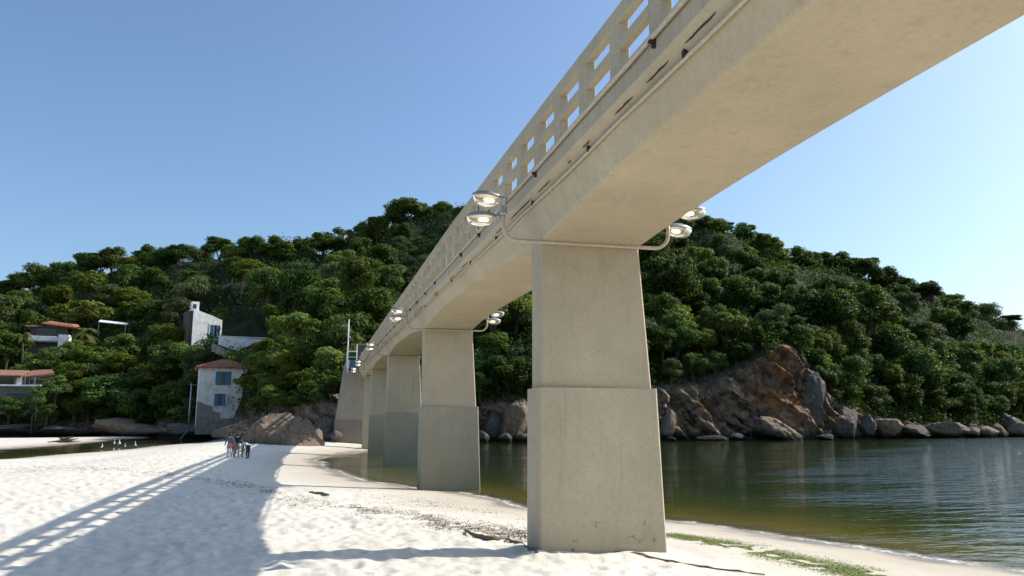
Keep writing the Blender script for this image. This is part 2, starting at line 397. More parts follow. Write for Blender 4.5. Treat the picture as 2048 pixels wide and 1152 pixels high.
def sand_z(x, y, d=None, detail=True):
    if d is None: d = shore_d(x, y)
    B = .46 + .2 * sstep(14, 34, y) + .75 * sstep(58, 70, y) * sstep(-9, -1, x) * (1 - sstep(8, 14, x)) + .012 * np.clip(-x - 8, 0, 30)
    B = B - .2 * sstep(.5, 4.5, -x) * (1 - sstep(14, 26, y))
    lf = sstep(7, 13, -x) * sstep(20, 36, y); B = B * (1 - lf) + .13 * lf
    B = np.where(y > 55, np.minimum(B, 1.5), B)
    sl = np.where(y > 58, .13, .082)
    z = np.where(d > 0, B * (1 - np.exp(-np.maximum(d, 0) * sl / B)), np.maximum(d * .11, -2.5))
    for px_, py_ in ((4.1, 11.65), (4.1, 64.0), (4.1, -3.2)):
        rx = np.maximum(np.abs(x - px_) - 1.0, 0); ry = np.maximum(np.abs(y - py_) - .4, 0); rr = np.hypot(rx, ry)
        wv = vnoise(np.stack([x * 2.1, y * 2.1, x * 0], 1), 91); z = z + np.where(rr < 1.5, (.03 + .03 * wv) * np.exp(-(rr / .22) ** 2) - .03 * np.exp(-((rr - .5) / .22) ** 2), 0) * (np.where(d > .3, 1, 0))
    if detail:
        dist = np.hypot(x, y)
        dry = sstep(3.0, 6.5, d + .6 * vnoise(np.stack([x * .5, y * .5, x * 0], 1), 3))
        p = np.stack([x, y, x * 0], 1)
        big = fbm(p * .35, 3, 21) * .012
        w1 = worley(x * 1.5 + fbm(p * .8, 2, 9) * .8, y * 1.25 + fbm(p * .6, 2, 19) * .8, 4); w2 = worley(x * 3.1, y * 3.1 + 9, 8)
        dent = -(np.exp(-(w1 / .27) ** 2) * .04) * sstep(.05, .5, vnoise(p * .7, 31) + .2) - np.exp(-(w2 / .26) ** 2) * .034
        rim = np.exp(-((w1 - .42) / .12) ** 2) * .014
        mid = fbm(p * 3.3, 3, 41) * .016 + fbm(p * 9., 2, 47) * .005 * (dist < 40)
        fade = 1 - sstep(35, 90, dist) * .7
        z = z + (big + (dent + rim + mid + .02) * fade) * dry + fbm(p * .8, 2, 77) * .008 * (d > 0)
    return z
def polar(ang0, ang1, na, r0, r1, nr):
    A = np.linspace(ang0, ang1, na); Rr = np.exp(np.linspace(math.log(r0), math.log(r1), nr))
    rr, aa = np.meshgrid(Rr, A, indexing='ij')
    x = (rr * np.sin(aa)).ravel(); y = (rr * np.cos(aa)).ravel()
    i = np.arange(nr - 1)[:, None] * na + np.arange(na - 1)[None]; i = i.ravel()
    return x, y, np.stack([i, i + 1, i + na + 1, i + na], 1)[:, ::-1]
def sand_mat():
    k = NT('beach_sand'); g = k.geo(); d = k.n('Attribute', _attribute_name='d').outputs['Fac']
    n0 = k.noise(.35, 4, .6, g); n1 = k.noise(4, 5, .6, g); n2 = k.noise(28, 4, .65, g); n3 = k.noise(150, 2, .6, g)
    c = k.mix(k.gray(n0, .35, .65), (.70, .65, .545), (.78, .735, .64))
    c = k.mix(k.gray(n1, .5, .75), c, (.64, .585, .50))
    c = k.mix(k.gray(n3, .2, .75), k.mix(.25, c, (.2, .15, .1)), c)
    ad = k.n('Math', _operation='ADD', i0=d); mu = k.n('Math', _operation='MULTIPLY', i0=k.noise(.8, 4, .6, g), i1=2.2); k.l(mu.outputs[0], ad.inputs[1])
    m1 = k.n('MapRange', i0=ad.outputs[0], i1=1.9, i2=5.2); c = k.mix(m1.outputs[0], (.50, .43, .33), c)       # damp
    m2 = k.n('MapRange', i0=ad.outputs[0], i1=1.35, i2=2.0); c = k.mix(m2.outputs[0], (.29, .25, .20), c)      # wet
    m3 = k.n('MapRange', i0=d, i1=-1.2, i2=.2); c = k.mix(m3.outputs[0], (.17, .15, .07), c)
    rg = k.n('MapRange', i0=ad.outputs[0], i1=1.4, i2=2.1, i3=.35, i4=.95)
    b = k.bump(n1, .35, .05); b = k.bump(n2, .5, .015, b); b = k.bump(n3, .4, .004, b)
    return k.done(c, rg.outputs[0], b, spec=.25)
M['sand'] = sand_mat()
x, y, F = polar(YAW - R_(48), YAW + R_(46), 1000, 3.0, 260, 520)
dd = shore_d(x, y); z = sand_z(x, y, dd)
o = solo('beach_sand', mesh_np('beach_sand', np.stack([x, y, z], 1), F, M['sand'], True, {'d': dd}), None, None, kind='structure')
x, y, F = polar(YAW + R_(46), YAW + R_(312), 120, 3.0, 260, 60)
dd = shore_d(x, y); z = sand_z(x, y, dd, False)
solo('beach_sand', mesh_np('beach_sand_behind', np.stack([x, y, z], 1), F, M['sand'], True, {'d': dd}), None, None, kind='structure')
x, y, F = polar(0, 2 * PI, 60, .05, 3.0, 8)
dd = shore_d(x, y); z = sand_z(x, y, dd, False)
solo('beach_sand', mesh_np('beach_sand_near', np.stack([x, y, z], 1), F, M['sand'], True, {'d': dd}), None, None, kind='structure')

def water_mat():
    k = NT('sea_water'); g = k.geo(); d = k.n('Attribute', _attribute_name='d').outputs['Fac']       # d = metres from the shore (negative in the water)
    neg = k.n('Math', _operation='MULTIPLY', i0=d, i1=-1.0).outputs[0]
    mu = k.n('Math', _operation='MULTIPLY', i0=k.noise(.25, 4, .6, g), i1=2.0); ad = k.n('Math', _operation='ADD', i0=neg, i1=mu.outputs[0])
    sh = k.n('Math', _operation='SUBTRACT', i0=ad.outputs[0], i1=1.0).outputs[0]
    f = k.n('MapRange', i0=sh, i1=0., i2=8.).outputs[0]
    c = k.ramp(f, [(0, (.17, .14, .05)), (.2, (.11, .10, .022)), (.45, (.05, .062, .015)), (1, (.020, .037, .011))])
    # foam: thin broken lines parallel to the shore
    fn = k.noise(1.1, 5, .7, g, .5); fn2 = k.noise(9, 4, .7, g)
    wv = k.n('Math', _operation='ADD', i0=neg, i1=k.n('Math', _operation='MULTIPLY', i0=fn, i1=1.2).outputs[0]).outputs[0]
    line = k.ramp(wv, [(.42, (0, 0, 0)), (.54, (1, 1, 1)), (.68, (.7, .7, .7)), (.95, (0, 0, 0))])
    foam = k.mix(1., line, k.gray(fn2, .30, .5), 'MULTIPLY'); spk = k.mix(1., k.gray(k.noise(22, 3, .7, g), .60, .66), k.n('MapRange', i0=neg, i1=1.3, i2=.3).outputs[0], 'MULTIPLY'); foam = k.mix(1., foam, spk, 'LIGHTEN')
    c = k.mix(foam, c, (.78, .76, .70))
    al = k.n('MapRange', i0=neg, i1=-.1, i2=1.1, i3=.4, i4=1.).outputs[0]
    alp = k.n('Math', _operation='MAXIMUM', i0=al, i1=foam).outputs[0]
    v1 = k.geo((1, 1, 1), (0, 0, .5)); v2 = k.geo((.55, 1.5, 1), (0, 0, -.35))
    w1 = k.noise(1.15, 3, .55, v2, .3); w2 = k.noise(4.2, 3, .6, v2, .4); w3 = k.noise(.22, 2, .5, v1)
    calm = k.n('MapRange', i0=neg, i1=2., i2=22., i3=.10, i4=1.).outputs[0]
    patch = k.n('MapRange', i0=k.noise(.16, 4, .6, k.geo((.35, 1.6, 1), (0, 0, -.35))), i1=.40, i2=.66, i3=.4, i4=1.6).outputs[0]
    st1 = k.n('Math', _operation='MULTIPLY', i0=calm, i1=patch).outputs[0]
    sx = k.n('SeparateXYZ'); k.l(g, sx.inputs[0])       # wind reaches the open water on the right, the lee of the hill stays calm
    ex = k.n('Math', _operation='ADD', i0=sx.outputs[0], i1=k.n('Math', _operation='MULTIPLY', i0=sx.outputs[1], i1=-.95).outputs[0]).outputs[0]
    ex = k.n('Math', _operation='ADD', i0=ex, i1=k.n('Math', _operation='MULTIPLY', i0=w3, i1=7.).outputs[0]).outputs[0]
    ruf = k.n('MapRange', i0=ex, i1=-8., i2=12., i3=.12, i4=1.6).outputs[0]
    st1 = k.n('Math', _operation='MULTIPLY', i0=st1, i1=ruf).outputs[0]; st1.node.use_clamp = True
    b = k.bump(w1, st1, .46); b = k.bump(w2, st1, .11, b)
    m = k.done(c, k.n('MapRange', i0=foam, i3=.025, i4=.6).outputs[0], b, spec=.5, IOR=1.333, Alpha=alp)
    return m
M['water'] = water_mat()
x, y, F = polar(YAW - R_(60), YAW + R_(75), 420, 4.0, 1600, 420)
dd = shore_d(x, y)
keep = (dd[F] < .6).any(1); F = F[keep]
us, inv = np.unique(F, return_inverse=True); F = inv.reshape(F.shape)
solo('sea_water', mesh_np('sea_water', np.stack([x[us], y[us], us * 0.], 1), F, M['water'], True, {'d': dd[us]}), None, None, kind='structure')

# ================================================================== HILL
TAB = {  # photo column: shore F, (F, y) of the cliff top, lower slope, upper slope, ridge
 -700: (175, (181, 845), (200, 780), (225, 720), (265, 680)),
 -200: (140, (145, 850), (160, 770), (190, 690), (230, 620)),
    0: (128, (131, 850), (145, 775), (168, 680), (208, 590)),
  100: (126, (129, 848), (142, 770), (166, 660), (206, 565)),
  200: (124, (127, 842), (140, 760), (164, 650), (204, 545)),
  340: (118, (121, 838), (132, 755), (155, 660), (195, 525)),
  430: (109, (112, 850), (122, 745), (146, 660), (190, 512)),
  500: (96, (100, 838), (108, 745), (138, 660), (188, 505)),
  570: (84, (88, 815), (96, 740), (130, 640), (186, 498)),
  640: (75, (78, 800), (88, 745), (124, 620), (182, 500)),
  680: (73, (77, 775), (88, 735), (122, 610), (180, 492)),
  740: (76, (80, 770), (92, 710), (122, 600), (176, 465)),
  820: (84, (87, 790), (97, 705), (124, 590), (172, 440)),
  930: (91.5, (94, 805), (102, 715), (126, 590), (170, 438)),
 1060: (91.5, (94, 800), (102, 710), (126, 575), (168, 432)),
 1200: (94, (97, 775), (105, 700), (128, 570), (166, 432)),
 1320: (97.5, (99.5, 775), (107, 680), (130, 570), (164, 440)),
 1420: (100, (102, 768), (110, 655), (132, 570), (164, 462)),
 1500: (101, (103, 725), (111, 645), (134, 575), (166, 485)),
 1570: (101.5, (104, 695), (112, 655), (136, 585), (168, 510)),
 1640: (104, (107, 785), (115, 715), (139, 615), (170, 530)),
 1750: (110, (113, 835), (121, 745), (144, 650), (176, 562)),
 1900: (116, (119, 848), (128, 775), (150, 690), (184, 612)),
 2048: (129, (132, 850), (140, 795), (160, 730), (196, 680)),
 2300: (150, (154, 852), (162, 820), (180, 790), (215, 765)),
 2700: (200, (205, 853), (215, 843), (230, 835), (260, 830)),
}
xs = np.array(sorted(TAB)); NC = 1150; NR = 150
cx = np.interp(np.linspace(0, 1, NC), np.linspace(0, 1, 7), [-700, 0, 900, 1300, 1700, 2080, 2700]); 
cols = []
for k in xs:
    s_, *r = TAB[k]; base = 0. if k > 780 else (1.1 if 560 < k < 760 else .45)
    f0 = atF(k, 800, s_)
    row = [(s_ - 3.5, -2.5 if base < 1 else -.6), (s_, base)]
    for F_, y_ in r: row.append((F_, atF(k, y_, F_)[2]))
    row.append((row[-1][0] + 45, row[-1][1] * .72)); row.append((row[-1][0] + 90, -3.))
    cols.append(row)
cols = np.array(cols)                       # (cols, rows, 2)
tt = np.array([0, .08, .3, .48, .72, .9, .96, 1.0])      # parameter of the key rows
def smooth_interp(x, xp, fp):
    m = np.gradient(fp, xp); i = np.clip(np.searchsorted(xp, x) - 1, 0, len(xp) - 2)
    h = xp[i + 1] - xp[i]; t = (x - xp[i]) / h
    return (2*t**3-3*t**2+1)*fp[i] + (t**3-2*t**2+t)*h*m[i] + (-2*t**3+3*t**2)*fp[i+1] + (t**3-t**2)*h*m[i+1]
KF = np.stack([smooth_interp(cx, xs.astype(float), cols[:, j, 0]) for j in range(8)], 1)
KZ = np.stack([smooth_interp(cx, xs.astype(float), cols[:, j, 1]) for j in range(8)], 1)
tv = np.concatenate([np.linspace(0, .34, 70), np.linspace(.34, 1, NR - 70 + 1)[1:]])
GF = np.stack([np.interp(tv, tt, KF[i]) for i in range(NC)]); GZ = np.stack([np.interp(tv, tt, KZ[i]) for i in range(NC)])
hdir = ray(cx, cx * 0 + 576); hdir = hdir[:, :2] / (hdir[:, :2] @ HD[:2])[:, None]
TX = hdir[:, 0][:, None] * GF; TY = hdir[:, 1][:, None] * GF; TZ = GZ.copy()
P3 = np.stack([TX.ravel(), TY.ravel(), TZ.ravel()], 1)
rocky = (sstep(.06, .12, tv) * (1 - sstep(.26, .36, tv)))[None, :] * np.ones((NC, 1))
rough = (fbm(P3 * [.11, .11, .11], 5, 3)).reshape(NC, NR)
A45 = (P3[:, 0] * .8 - P3[:, 2] * .65); B45 = (P3[:, 0] * .65 + P3[:, 2] * .8)
U1 = B45 * .20 + A45 * .03 + fbm(P3 * [.12, .12, .12], 3, 71) * .5; U2 = B45 * .62 + fbm(P3 * [.3, .3, .3], 3, 72) * .35; U3 = P3[:, 0] * .16 + fbm(P3 * [.15, .15, .15], 3, 73) * 1.3
saw = lambda u: (lambda f: np.where(f < .86, f / .86, (1 - f) / .14))(u - np.floor(u))
ledge = ((1 - np.abs(fbm(np.stack([A45 * .16, P3[:, 1] * .2, B45 * .3], 1), 4, 13))) * .25 + saw(U1) * .36 + saw(U2) * .2 + saw(U3) * .18).reshape(NC, NR)
fine_ = fbm(P3 * .9, 4, 19).reshape(NC, NR)
push = rough * (1.5 - .9 * rocky + 1.2 * sstep(.3, .5, tv))[None] * sstep(.04, .12, tv)[None] + rocky * (ledge * 3.6 - .9 + fine_ * .4 - .55 * np.exp(-((fbm(np.stack([A45 * .5, P3[:, 1] * .3, B45 * .22], 1), 3, 23) / .05) ** 2)).reshape(NC, NR))
TX = TX - HD[0] * push; TY = TY - HD[1] * push
TZ = TZ + (rough * 1.4 * sstep(.3, .5, tv)[None]) + fine_ * .15 * rocky
TV = np.stack([TX.ravel(), TY.ravel(), TZ.ravel()], 1)
i0 = (np.arange(NC - 1)[:, None] * NR + np.arange(NR - 1)[None]).ravel()
TFc = np.stack([i0, i0 + NR, i0 + NR + 1, i0 + 1], 1)
orange = (np.exp(-((cx - 1535) / 48) ** 2)[:, None] * (sstep(.08, .14, tv) * (1 - sstep(.3, .34, tv)))[None]).ravel()
def hill_mat():
    k = NT('hill_ground'); g = k.geo(); a = k.n('Attribute', _attribute_name='rock').outputs['Fac']; oz = k.n('Attribute', _attribute_name='ochre').outputs['Fac']
    n1 = k.noise(.12, 5, .6, g); n2 = k.noise(.8, 7, .65, g); n3 = k.noise(5, 5, .65, g)
    st = k.noise(.9, 6, .65, k.diag((5, 2, 1)), .5); st2 = k.noise(.8, 6, .7, k.diag((5, 2, 1)), .3)
    rk = k.mix(k.gray(n2, .32, .68), (.15, .112, .08), (.38, .28, .19))
    rk = k.mix(k.gray(n1, .5, .6), rk, (.34, .21, .12))
    rk = k.mix(k.gray(st2, .50, .58), rk, (.045, .036, .03)); rk = k.mix(k.gray(k.noise(2.2, 5, .7, k.diag((6, 2, 1))), .56, .64), rk, (.42, .30, .19))
    oc = k.mix(k.gray(st, .40, .58), (.60, .25, .07), (.15, .085, .055))
    om = k.n('Math', _operation='MULTIPLY', i0=oz, i1=k.gray(k.noise(.22, 4, .6, g), .36, .52)).outputs[0]
    rk = k.mix(om, rk, oc)
    so_ = k.mix(n2, (.014, .026, .008), (.034, .044, .015))
    c = k.mix(a, so_, rk); c = k.mix(k.gray(n3, .35, .8), k.mix(.35, c, (.02, .017, .013)), c)
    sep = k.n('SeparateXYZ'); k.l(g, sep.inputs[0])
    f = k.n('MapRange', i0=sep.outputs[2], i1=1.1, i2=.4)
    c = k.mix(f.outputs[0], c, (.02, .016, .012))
    b = k.bump(n2, .8, .6); b = k.bump(n3, .6, .15, b)
    return k.done(c, .9, b, spec=.25)
M['hill'] = hill_mat()
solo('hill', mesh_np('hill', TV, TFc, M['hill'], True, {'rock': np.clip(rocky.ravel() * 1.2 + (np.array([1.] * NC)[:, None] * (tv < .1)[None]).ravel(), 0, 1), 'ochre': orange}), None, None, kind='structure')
TG = TV.reshape(NC, NR, 3)
def hill_at(px, t):
    i = np.clip(np.searchsorted(cx, px), 0, NC - 1); j = np.clip(np.searchsorted(tv, t), 0, NR - 1); return TG[i, j]

# ------------------------------------------------------------------ foliage
def leaf_quads(C, N, s, elong=1.5, rng=RNG):
    """leaf shaped quads at centres C with normals N and sizes s"""
    n = len(C); N = N / np.linalg.norm(N, axis=1, keepdims=True)
    r = rng.normal(size=(n, 3)); a = np.cross(N, r); a /= np.linalg.norm(a, axis=1, keepdims=True); b = np.cross(N, a)
    s = s[:, None]
    V = np.stack([C - a * s * elong * .5, C + b * s * .5 + N * s * .12, C + a * s * elong * .5, C - b * s * .5 + N * s * .12], 1).reshape(-1, 3)
    return V, np.arange(4 * n).reshape(n, 4)
def crown_mesh(name, mat, n_lobe, n_leaf, shape=(1, 1, .75), leaf=.085, gap=.0, rng=None, flat=0, lobr=(.30, .48)):
    rng = rng or RNG; L = []
    for i in range(n_lobe):
        a = rng.uniform(0, 2 * PI); r = math.sqrt(rng.uniform(0, 1)) * .72; zz = rng.uniform(-.25, .8) * (1 - flat) + flat * rng.uniform(.25, .45)
        r *= math.sqrt(max(.15, 1 - max(zz, 0) ** 2))
        L.append((r * math.cos(a), r * math.sin(a), zz, rng.uniform(*lobr)))
    L = np.array(L); k = rng.choice(n_lobe, n_leaf, p=L[:, 3] ** 2 / (L[:, 3] ** 2).sum())
    d = rng.normal(size=(n_leaf, 3)); d[:, 2] += .35; d /= np.linalg.norm(d, axis=1, keepdims=True)
    rad = L[k, 3] * (1.05 - np.abs(rng.normal(0, .33, n_leaf)))
    # sub clumps: pull radius by noise on the sphere
    rad *= 1 + .45 * vnoise(d * 3.6 + L[k][:, :3] * 7 + 50, 5)
    C = L[k][:, :3] + d * rad[:, None] * [1.05, 1.05, .80 - .3 * flat]
    N = d * .75 + rng.normal(size=(n_leaf, 3)) * .55 + [0, 0, .38]
    C = C * shape
    s = rng.uniform(.6, 1.35, n_leaf) * leaf
    V, F = leaf_quads(C, N, s, rng=rng)
    lobv = rng.uniform(-.18, .18, n_lobe)[k]
    v = np.clip(rng.uniform(.1, .9, n_leaf) + lobv, 0, 1)
    return mesh_np(name, V, F, mat, False, {'v': np.repeat(v, 4)})
def trunk_mesh(name, h, seed, spread=.6):
    rr = random.Random(seed); m = MB(); lean = rr.uniform(-.12, .12)
    pts = [(0, 0, -.6), (lean * h * .3, 0, h * .35), (lean * h, rr.uniform(-.1, .1) * h, h * .8)]
    m.tube(pts, [.075 * h, .05 * h, .035 * h], 7)
    for i in range(5):
        a = rr.uniform(0, 2 * PI); q = (pts[1][0] + math.cos(a) * spread * h * .25, math.sin(a) * spread * h * .25, h * .85)
        e = (q[0] + math.cos(a) * spread * h * .35, q[1] + math.sin(a) * spread * h * .35, h * rr.uniform(1.1, 1.5))
        m.tube([pts[1], q, e], [.035 * h, .024 * h, .008 * h], 5)
    return m.mesh(name, M['trunk'])
CR = []
for i in range(7): CR.append(crown_mesh('crown', M['leaf'], RNG.integers(15, 24), 13000, (1, 1, RNG.uniform(.7, 1.0)), .062, lobr=(.17, .44)))
for i in range(3): CR.append(crown_mesh('crown', M['leaf_fresh'], 17, 12500, (1, 1, .75), .064, lobr=(.18, .42)))
for i in range(2): CR.append(crown_mesh('crown', M['leaf_grey'], 14, 9500, (1, 1, .85), .056))
UMB = [crown_mesh('crown', M['leaf'], 15, 10500, (1.1, 1.1, .65), .06, flat=.45, lobr=(.22, .38)) for i in range(2)]
SPARSE = crown_mesh('crown', M['leaf_grey'], 16, 1500, (1, 1, .75), .07, lobr=(.16, .3))
TRK = [trunk_mesh('trunk', 1.0, i) for i in range(4)]
def lerp_(tab, v): return float(np.interp(v, [a for a, b in tab], [b for a, b in tab]))
def tree(loc, rad, crown, label, group, hgt=None, name='tree', cat='tree', zs=1.0, kids=True, rot=None):
    h = hgt or rad * 1.15; rot = random.uniform(0, 2 * PI) if rot is None else rot
    t = thing(name, label, cat, loc, rot, group)
    c = part('crown', crown, None, t, loc=(0, 0, h + rad * .12)); c.scale = (rad, rad, rad * zs)
    k = part('trunk', random.choice(TRK), None, t); k.scale = (h * .9, h * .9, h)
    return t
# picture boxes kept clear because a building stands there: x0, x1, y0, y1, distance of the building
CLEAR = [(366, 450, 598, 680, 142), (436, 535, 660, 716, 142), (384, 484, 712, 850, 103), (50, 135, 634, 688, 150), (0, 108, 734, 806, 128), (190, 250, 634, 655, 146), (372, 384, 764, 860, 103),
         (672, 735, 640, 880, 70), (135, 188, 630, 690, 150), (42, 84, 798, 862, 125), (680, 700, 625, 720, 69)]
placed = []; TREES = []
def where(x, y):
    hs = [(130, 'at the far left'), (300, 'above the white awning'), (455, 'near the ruined house'), (560, 'above the thicket'), (690, 'above the utility pole'), (800, 'left of the bridge railing'),
          (930, 'beside the bridge deck'), (1090, 'left of the near pier'), (1345, 'right of the near pier'), (1450, 'left of the orange cliff'), (1620, 'above the orange cliff'), (1760, 'above the grey buttress'), (1900, 'above the round boulders'), (9999, 'at the far right')]
    return next(n_ for a, n_ in hs if x < a)
def rowname(t): return 'low down' if t < .48 else ('halfway up' if t < .68 else 'high up')
tries = 0
SKY = [(-60, 560), (0, 552), (60, 535), (130, 525), (200, 500), (290, 494), (340, 486), (430, 478), (520, 468), (600, 470), (650, 462), (700, 462), (728, 440), (760, 420), (820, 403), (860, 415), (900, 403), (1000, 405), (1200, 410), (1350, 415), (1420, 428), (1460, 440), (1500, 448), (1550, 470), (1580, 480), (1620, 500),
       (1700, 515), (1750, 527), (1800, 540), (1850, 560), (1880, 572), (1930, 588), (1980, 618), (2030, 632), (2048, 650), (2150, 690), (2400, 745), (2600, 800)]
px = -50
while px < 2380:
    if True:
        F_ = float(np.interp(px, xs, cols[:, 5, 0])) - random.uniform(0, 9); rad = random.uniform(3.0, 4.9) * F_ / 175; zs = random.uniform(.7, 1.05)
        top = atF(px, lerp_(SKY, px) + random.uniform(-4, 12), F_); u = random.random()
        cr = UMB[0] if u < .02 else (UMB[1] if u < .04 else (CR[random.randrange(7)] if u < .75 else CR[random.randrange(7, 12)]))
        hgt = rad * random.uniform(1.0, 1.3); zc = top[2] - rad * zs * .95
        t_ = tree((top[0], top[1], zc - hgt - rad * .12), rad, cr, '', None, hgt=hgt, zs=zs); TREES.append((t_, cr, where(px, 0), 'on the skyline', px))
        k_ = t_.children[1]; k_.scale = (hgt, hgt, hgt)
    px += random.uniform(24, 46)
while len(placed) < 212 and tries < 30000:
    tries += 1
    px = random.uniform(-60, 2260); t = random.uniform(.30, .91)
    if 1330 < px < 1600 and t < .34: continue
    b = hill_at(px, t); q = proj(b + [0, 0, 3])[0]
    if q[2] < 60: continue
    rad = random.choice((1, 1, 1.35)) * random.uniform(2.2, 4.0) * (1 + .2 * (q[2] > 150))
    if t < .42: rad *= .85
    rp = rad / q[2] * FPX
    if any(x0 - rp < q[0] < x1 + rp and y0 - rp * .9 < q[1] < y1 + rp * .7 and q[2] < f_ + 4 for x0, x1, y0, y1, f_ in CLEAR): continue
    if any(abs(q[0] - a) < 26 + .17 * (rp + rb) and abs(q[1] - c) < 12 + .11 * (rp + rb) for a, c, rb in placed): continue
    if q[1] - rp * 1.9 < lerp_(SKY, q[0]) + 2: continue
    placed.append((q[0], q[1], rp))
    fresh = .42 if (px < 330 or 480 < px < 700) else .18
    u = random.random()
    cr = random.choice(CR[7:10]) if u < fresh else (random.choice(CR[10:12]) if u < fresh + .14 else random.choice(CR[:7]))
    t_ = tree(b, rad, cr, '', None, hgt=rad * random.uniform(.7, 1.1), zs=random.uniform(.8, 1.15)); TREES.append((t_, cr, where(q[0], q[1]), rowname(t), q[0]))
ORD = ['leftmost', 'second', 'third', 'fourth', 'fifth', 'sixth', 'seventh', 'eighth', 'ninth', 'tenth', 'eleventh', 'twelfth', 'thirteenth', 'fourteenth', 'fifteenth', 'sixteenth', 'seventeenth', 'eighteenth', 'nineteenth', 'twentieth', 'twenty-first', 'twenty-second', 'twenty-third', 'twenty-fourth', 'twenty-fifth', 'twenty-sixth', 'twenty-seventh', 'twenty-eighth', 'twenty-ninth', 'thirtieth']; NUM = ['', '', 'two', 'three', 'four', 'five', 'six', 'seven', 'eight', 'nine', 'ten']
def look(cr): return 'flat-topped dark tree' if cr in UMB else ('bright green tree' if cr in CR[7:10] else ('olive grey tree' if cr in CR[10:12] else 'dark green tree'))
cells = {}
for r in TREES: cells.setdefault((look(r[1]), r[3], r[2]), []).append(r)
for (lk, row, wh), L in cells.items():
    L.sort(key=lambda r: r[4])
    for i, r in enumerate(L):
        r[0]['label'] = lk + ' ' + row + ' ' + wh + ('' if len(L) == 1 else ', ' + ('leftmost' if i == 0 else ('rightmost' if i == len(L) - 1 else ORD[i] + ' from left')))
        r[0]['group'] = 'trees of the hill forest'
print('trees', len(placed), tries)
# undergrowth: what fills the gaps between the trees
n = 300000
px = RNG.uniform(-150, 2500, n); t = RNG.uniform(.27, .95, n)
ii = np.clip(np.searchsorted(cx, px), 0, NC - 1); jj = np.clip(np.searchsorted(tv, t), 0, NR - 1)
B = TG[ii, jj] + RNG.normal(size=(n, 3)) * [.7, .7, .2]
cl = fbm(B * [.35, .35, .35], 3, 61)
keep = (cl > -.35) & ~((px > 1330) & (px < 1640) & (t < .315) & (cl < .45)) & ~((px > 925) & (px < 1330) & (t < .3) & (cl < .3))
Q = proj(B)
for x0, x1, y0, y1, f_ in CLEAR: keep &= ~((Q[:, 0] > x0) & (Q[:, 0] < x1) & (Q[:, 1] > y0 - 20) & (Q[:, 1] < y1) & (Q[:, 2] < f_))
B = B[keep]; cl = cl[keep]; n = len(B)
B[:, 2] += RNG.uniform(.1, 1, n) * (1.2 + 1.6 * np.clip(cl, 0, 1))
V, F = leaf_quads(B, RNG.normal(size=(n, 3)) + [.2, -.6, .8], RNG.uniform(.17, .40, n))
solo('undergrowth', mesh_np('undergrowth', V, F, M['under'], False, {'v': np.repeat(np.clip(RNG.uniform(0, .8, n) + cl * .2, 0, 1), 4)}), 'dense green undergrowth filling the gaps between the hill trees', 'undergrowth', kind='stuff')

# special vegetation
def palm(loc, h, R, n, label, lean=.1, frondw=.14):
    t = thing('palm_tree', label, 'palm tree', loc, 0)
    pts = [(lean * h * (i / 6) ** 2, 0, -.4 + (h + .4) * i / 6) for i in range(7)]
    m = MB(); m.tube(pts, [.17 - .012 * i for i in range(7)], 8); part('trunk', m, M['trunk'], t, True)
    top = np.array(pts[-1]); rr = random.Random(int(h * 100))
    for k in range(n):
        a = k / n * 2 * PI * 2 + rr.uniform(-.2, .2); up = rr.uniform(-.5, 1.5); Vv = []; Ff = []
        prev = None; L = R * rr.uniform(.85, 1.1); sp = []
        for i in range(9):
            u = i / 8; r = L * u * (1 - .12 * up); z = L * (.75 * up * u - (.55 + .35 * up) * u * u)
            sp.append(top + [r * math.cos(a), r * math.sin(a), z])
        sp = np.array(sp); side = np.array([-math.sin(a), math.cos(a), 0])
        for i in range(1, 9):
            for q in range(2):
                c0 = sp[i - 1] + (sp[i] - sp[i - 1]) * q / 2; dr = (sp[i] - sp[i - 1]); dr = dr / np.linalg.norm(dr)
                wl = frondw * L * math.sin(PI * min(.97, (i + q / 3) / 9.2)) ** .6
                for s in (-1, 1):
                    b = len(Vv); tip = c0 + side * s * wl + dr * wl * .5 + [0, 0, -wl * .35]
                    Vv += [c0, c0 + dr * .06 * L / 2, tip, c0 - dr * .02 + side * s * wl * .5 + [0, 0, -wl * .04]]; Ff.append((b, b + 1, b + 2, b + 3))
        V_ = np.array(Vv); part('frond', mesh_np('frond', V_, np.array(Ff), M['palm'], False, {'v': np.full(len(V_), rr.uniform(.2, 1))}), None, t)
    return t
def gz(x, y): return float(sand_z(np.array([float(x)]), np.array([float(y)]), detail=False)[0])
p = atF(164, 692, 143); palm((p[0], p[1], p[2] - 3), 5.6, 3.2, 26, 'tall coconut palm beside the upper red-roofed house', .03)
p = atF(62, 862, 121); palm((p[0], p[1], p[2]), 3.4, 2.2, 22, 'short coconut palm with a thin trunk at the back edge of the beach', -.02)
p = atF(48, 690, 140); palm((p[0], p[1], p[2] - 3), 4.6, 2.6, 20, 'low palm in the trees left of the upper red-roofed house', -.1)
def special(px, py, F, rad, cr, label, zs=.8, hgt=None, name='tree', cat='tree'):
    b = atF(px, py, F); hgt = hgt or rad * 1.1
    return tree((b[0], b[1], b[2] - hgt - rad * .1), rad, cr, label, None, hgt=hgt, zs=zs, name=name, cat=cat)
special(675, 478, 180, 4.8, SPARSE, 'thin grey see-through tree standing up on the ridge left of the summit', .7, 5)
special(820, 432, 172, 6.3, UMB[0], 'broad dark spreading tree, highest on the summit left of the bridge', .9, 6)
special(1722, 528, 172, 3.4, UMB[1], 'flat-topped tree standing above the right skyline', .8, 4.5)
special(2022, 640, 188, 2.6, UMB[0], 'lone small umbrella-shaped tree at the right end of the ridge', .8, 4)
special(215, 600, 165, 4.6, CR[10], 'pale olive bushy tree above the upper red-roofed house', .7, 4)
special(262, 598, 163, 4.2, CR[8], 'bright feathery tree on a thin straight trunk right of the white awning', .8, 6)
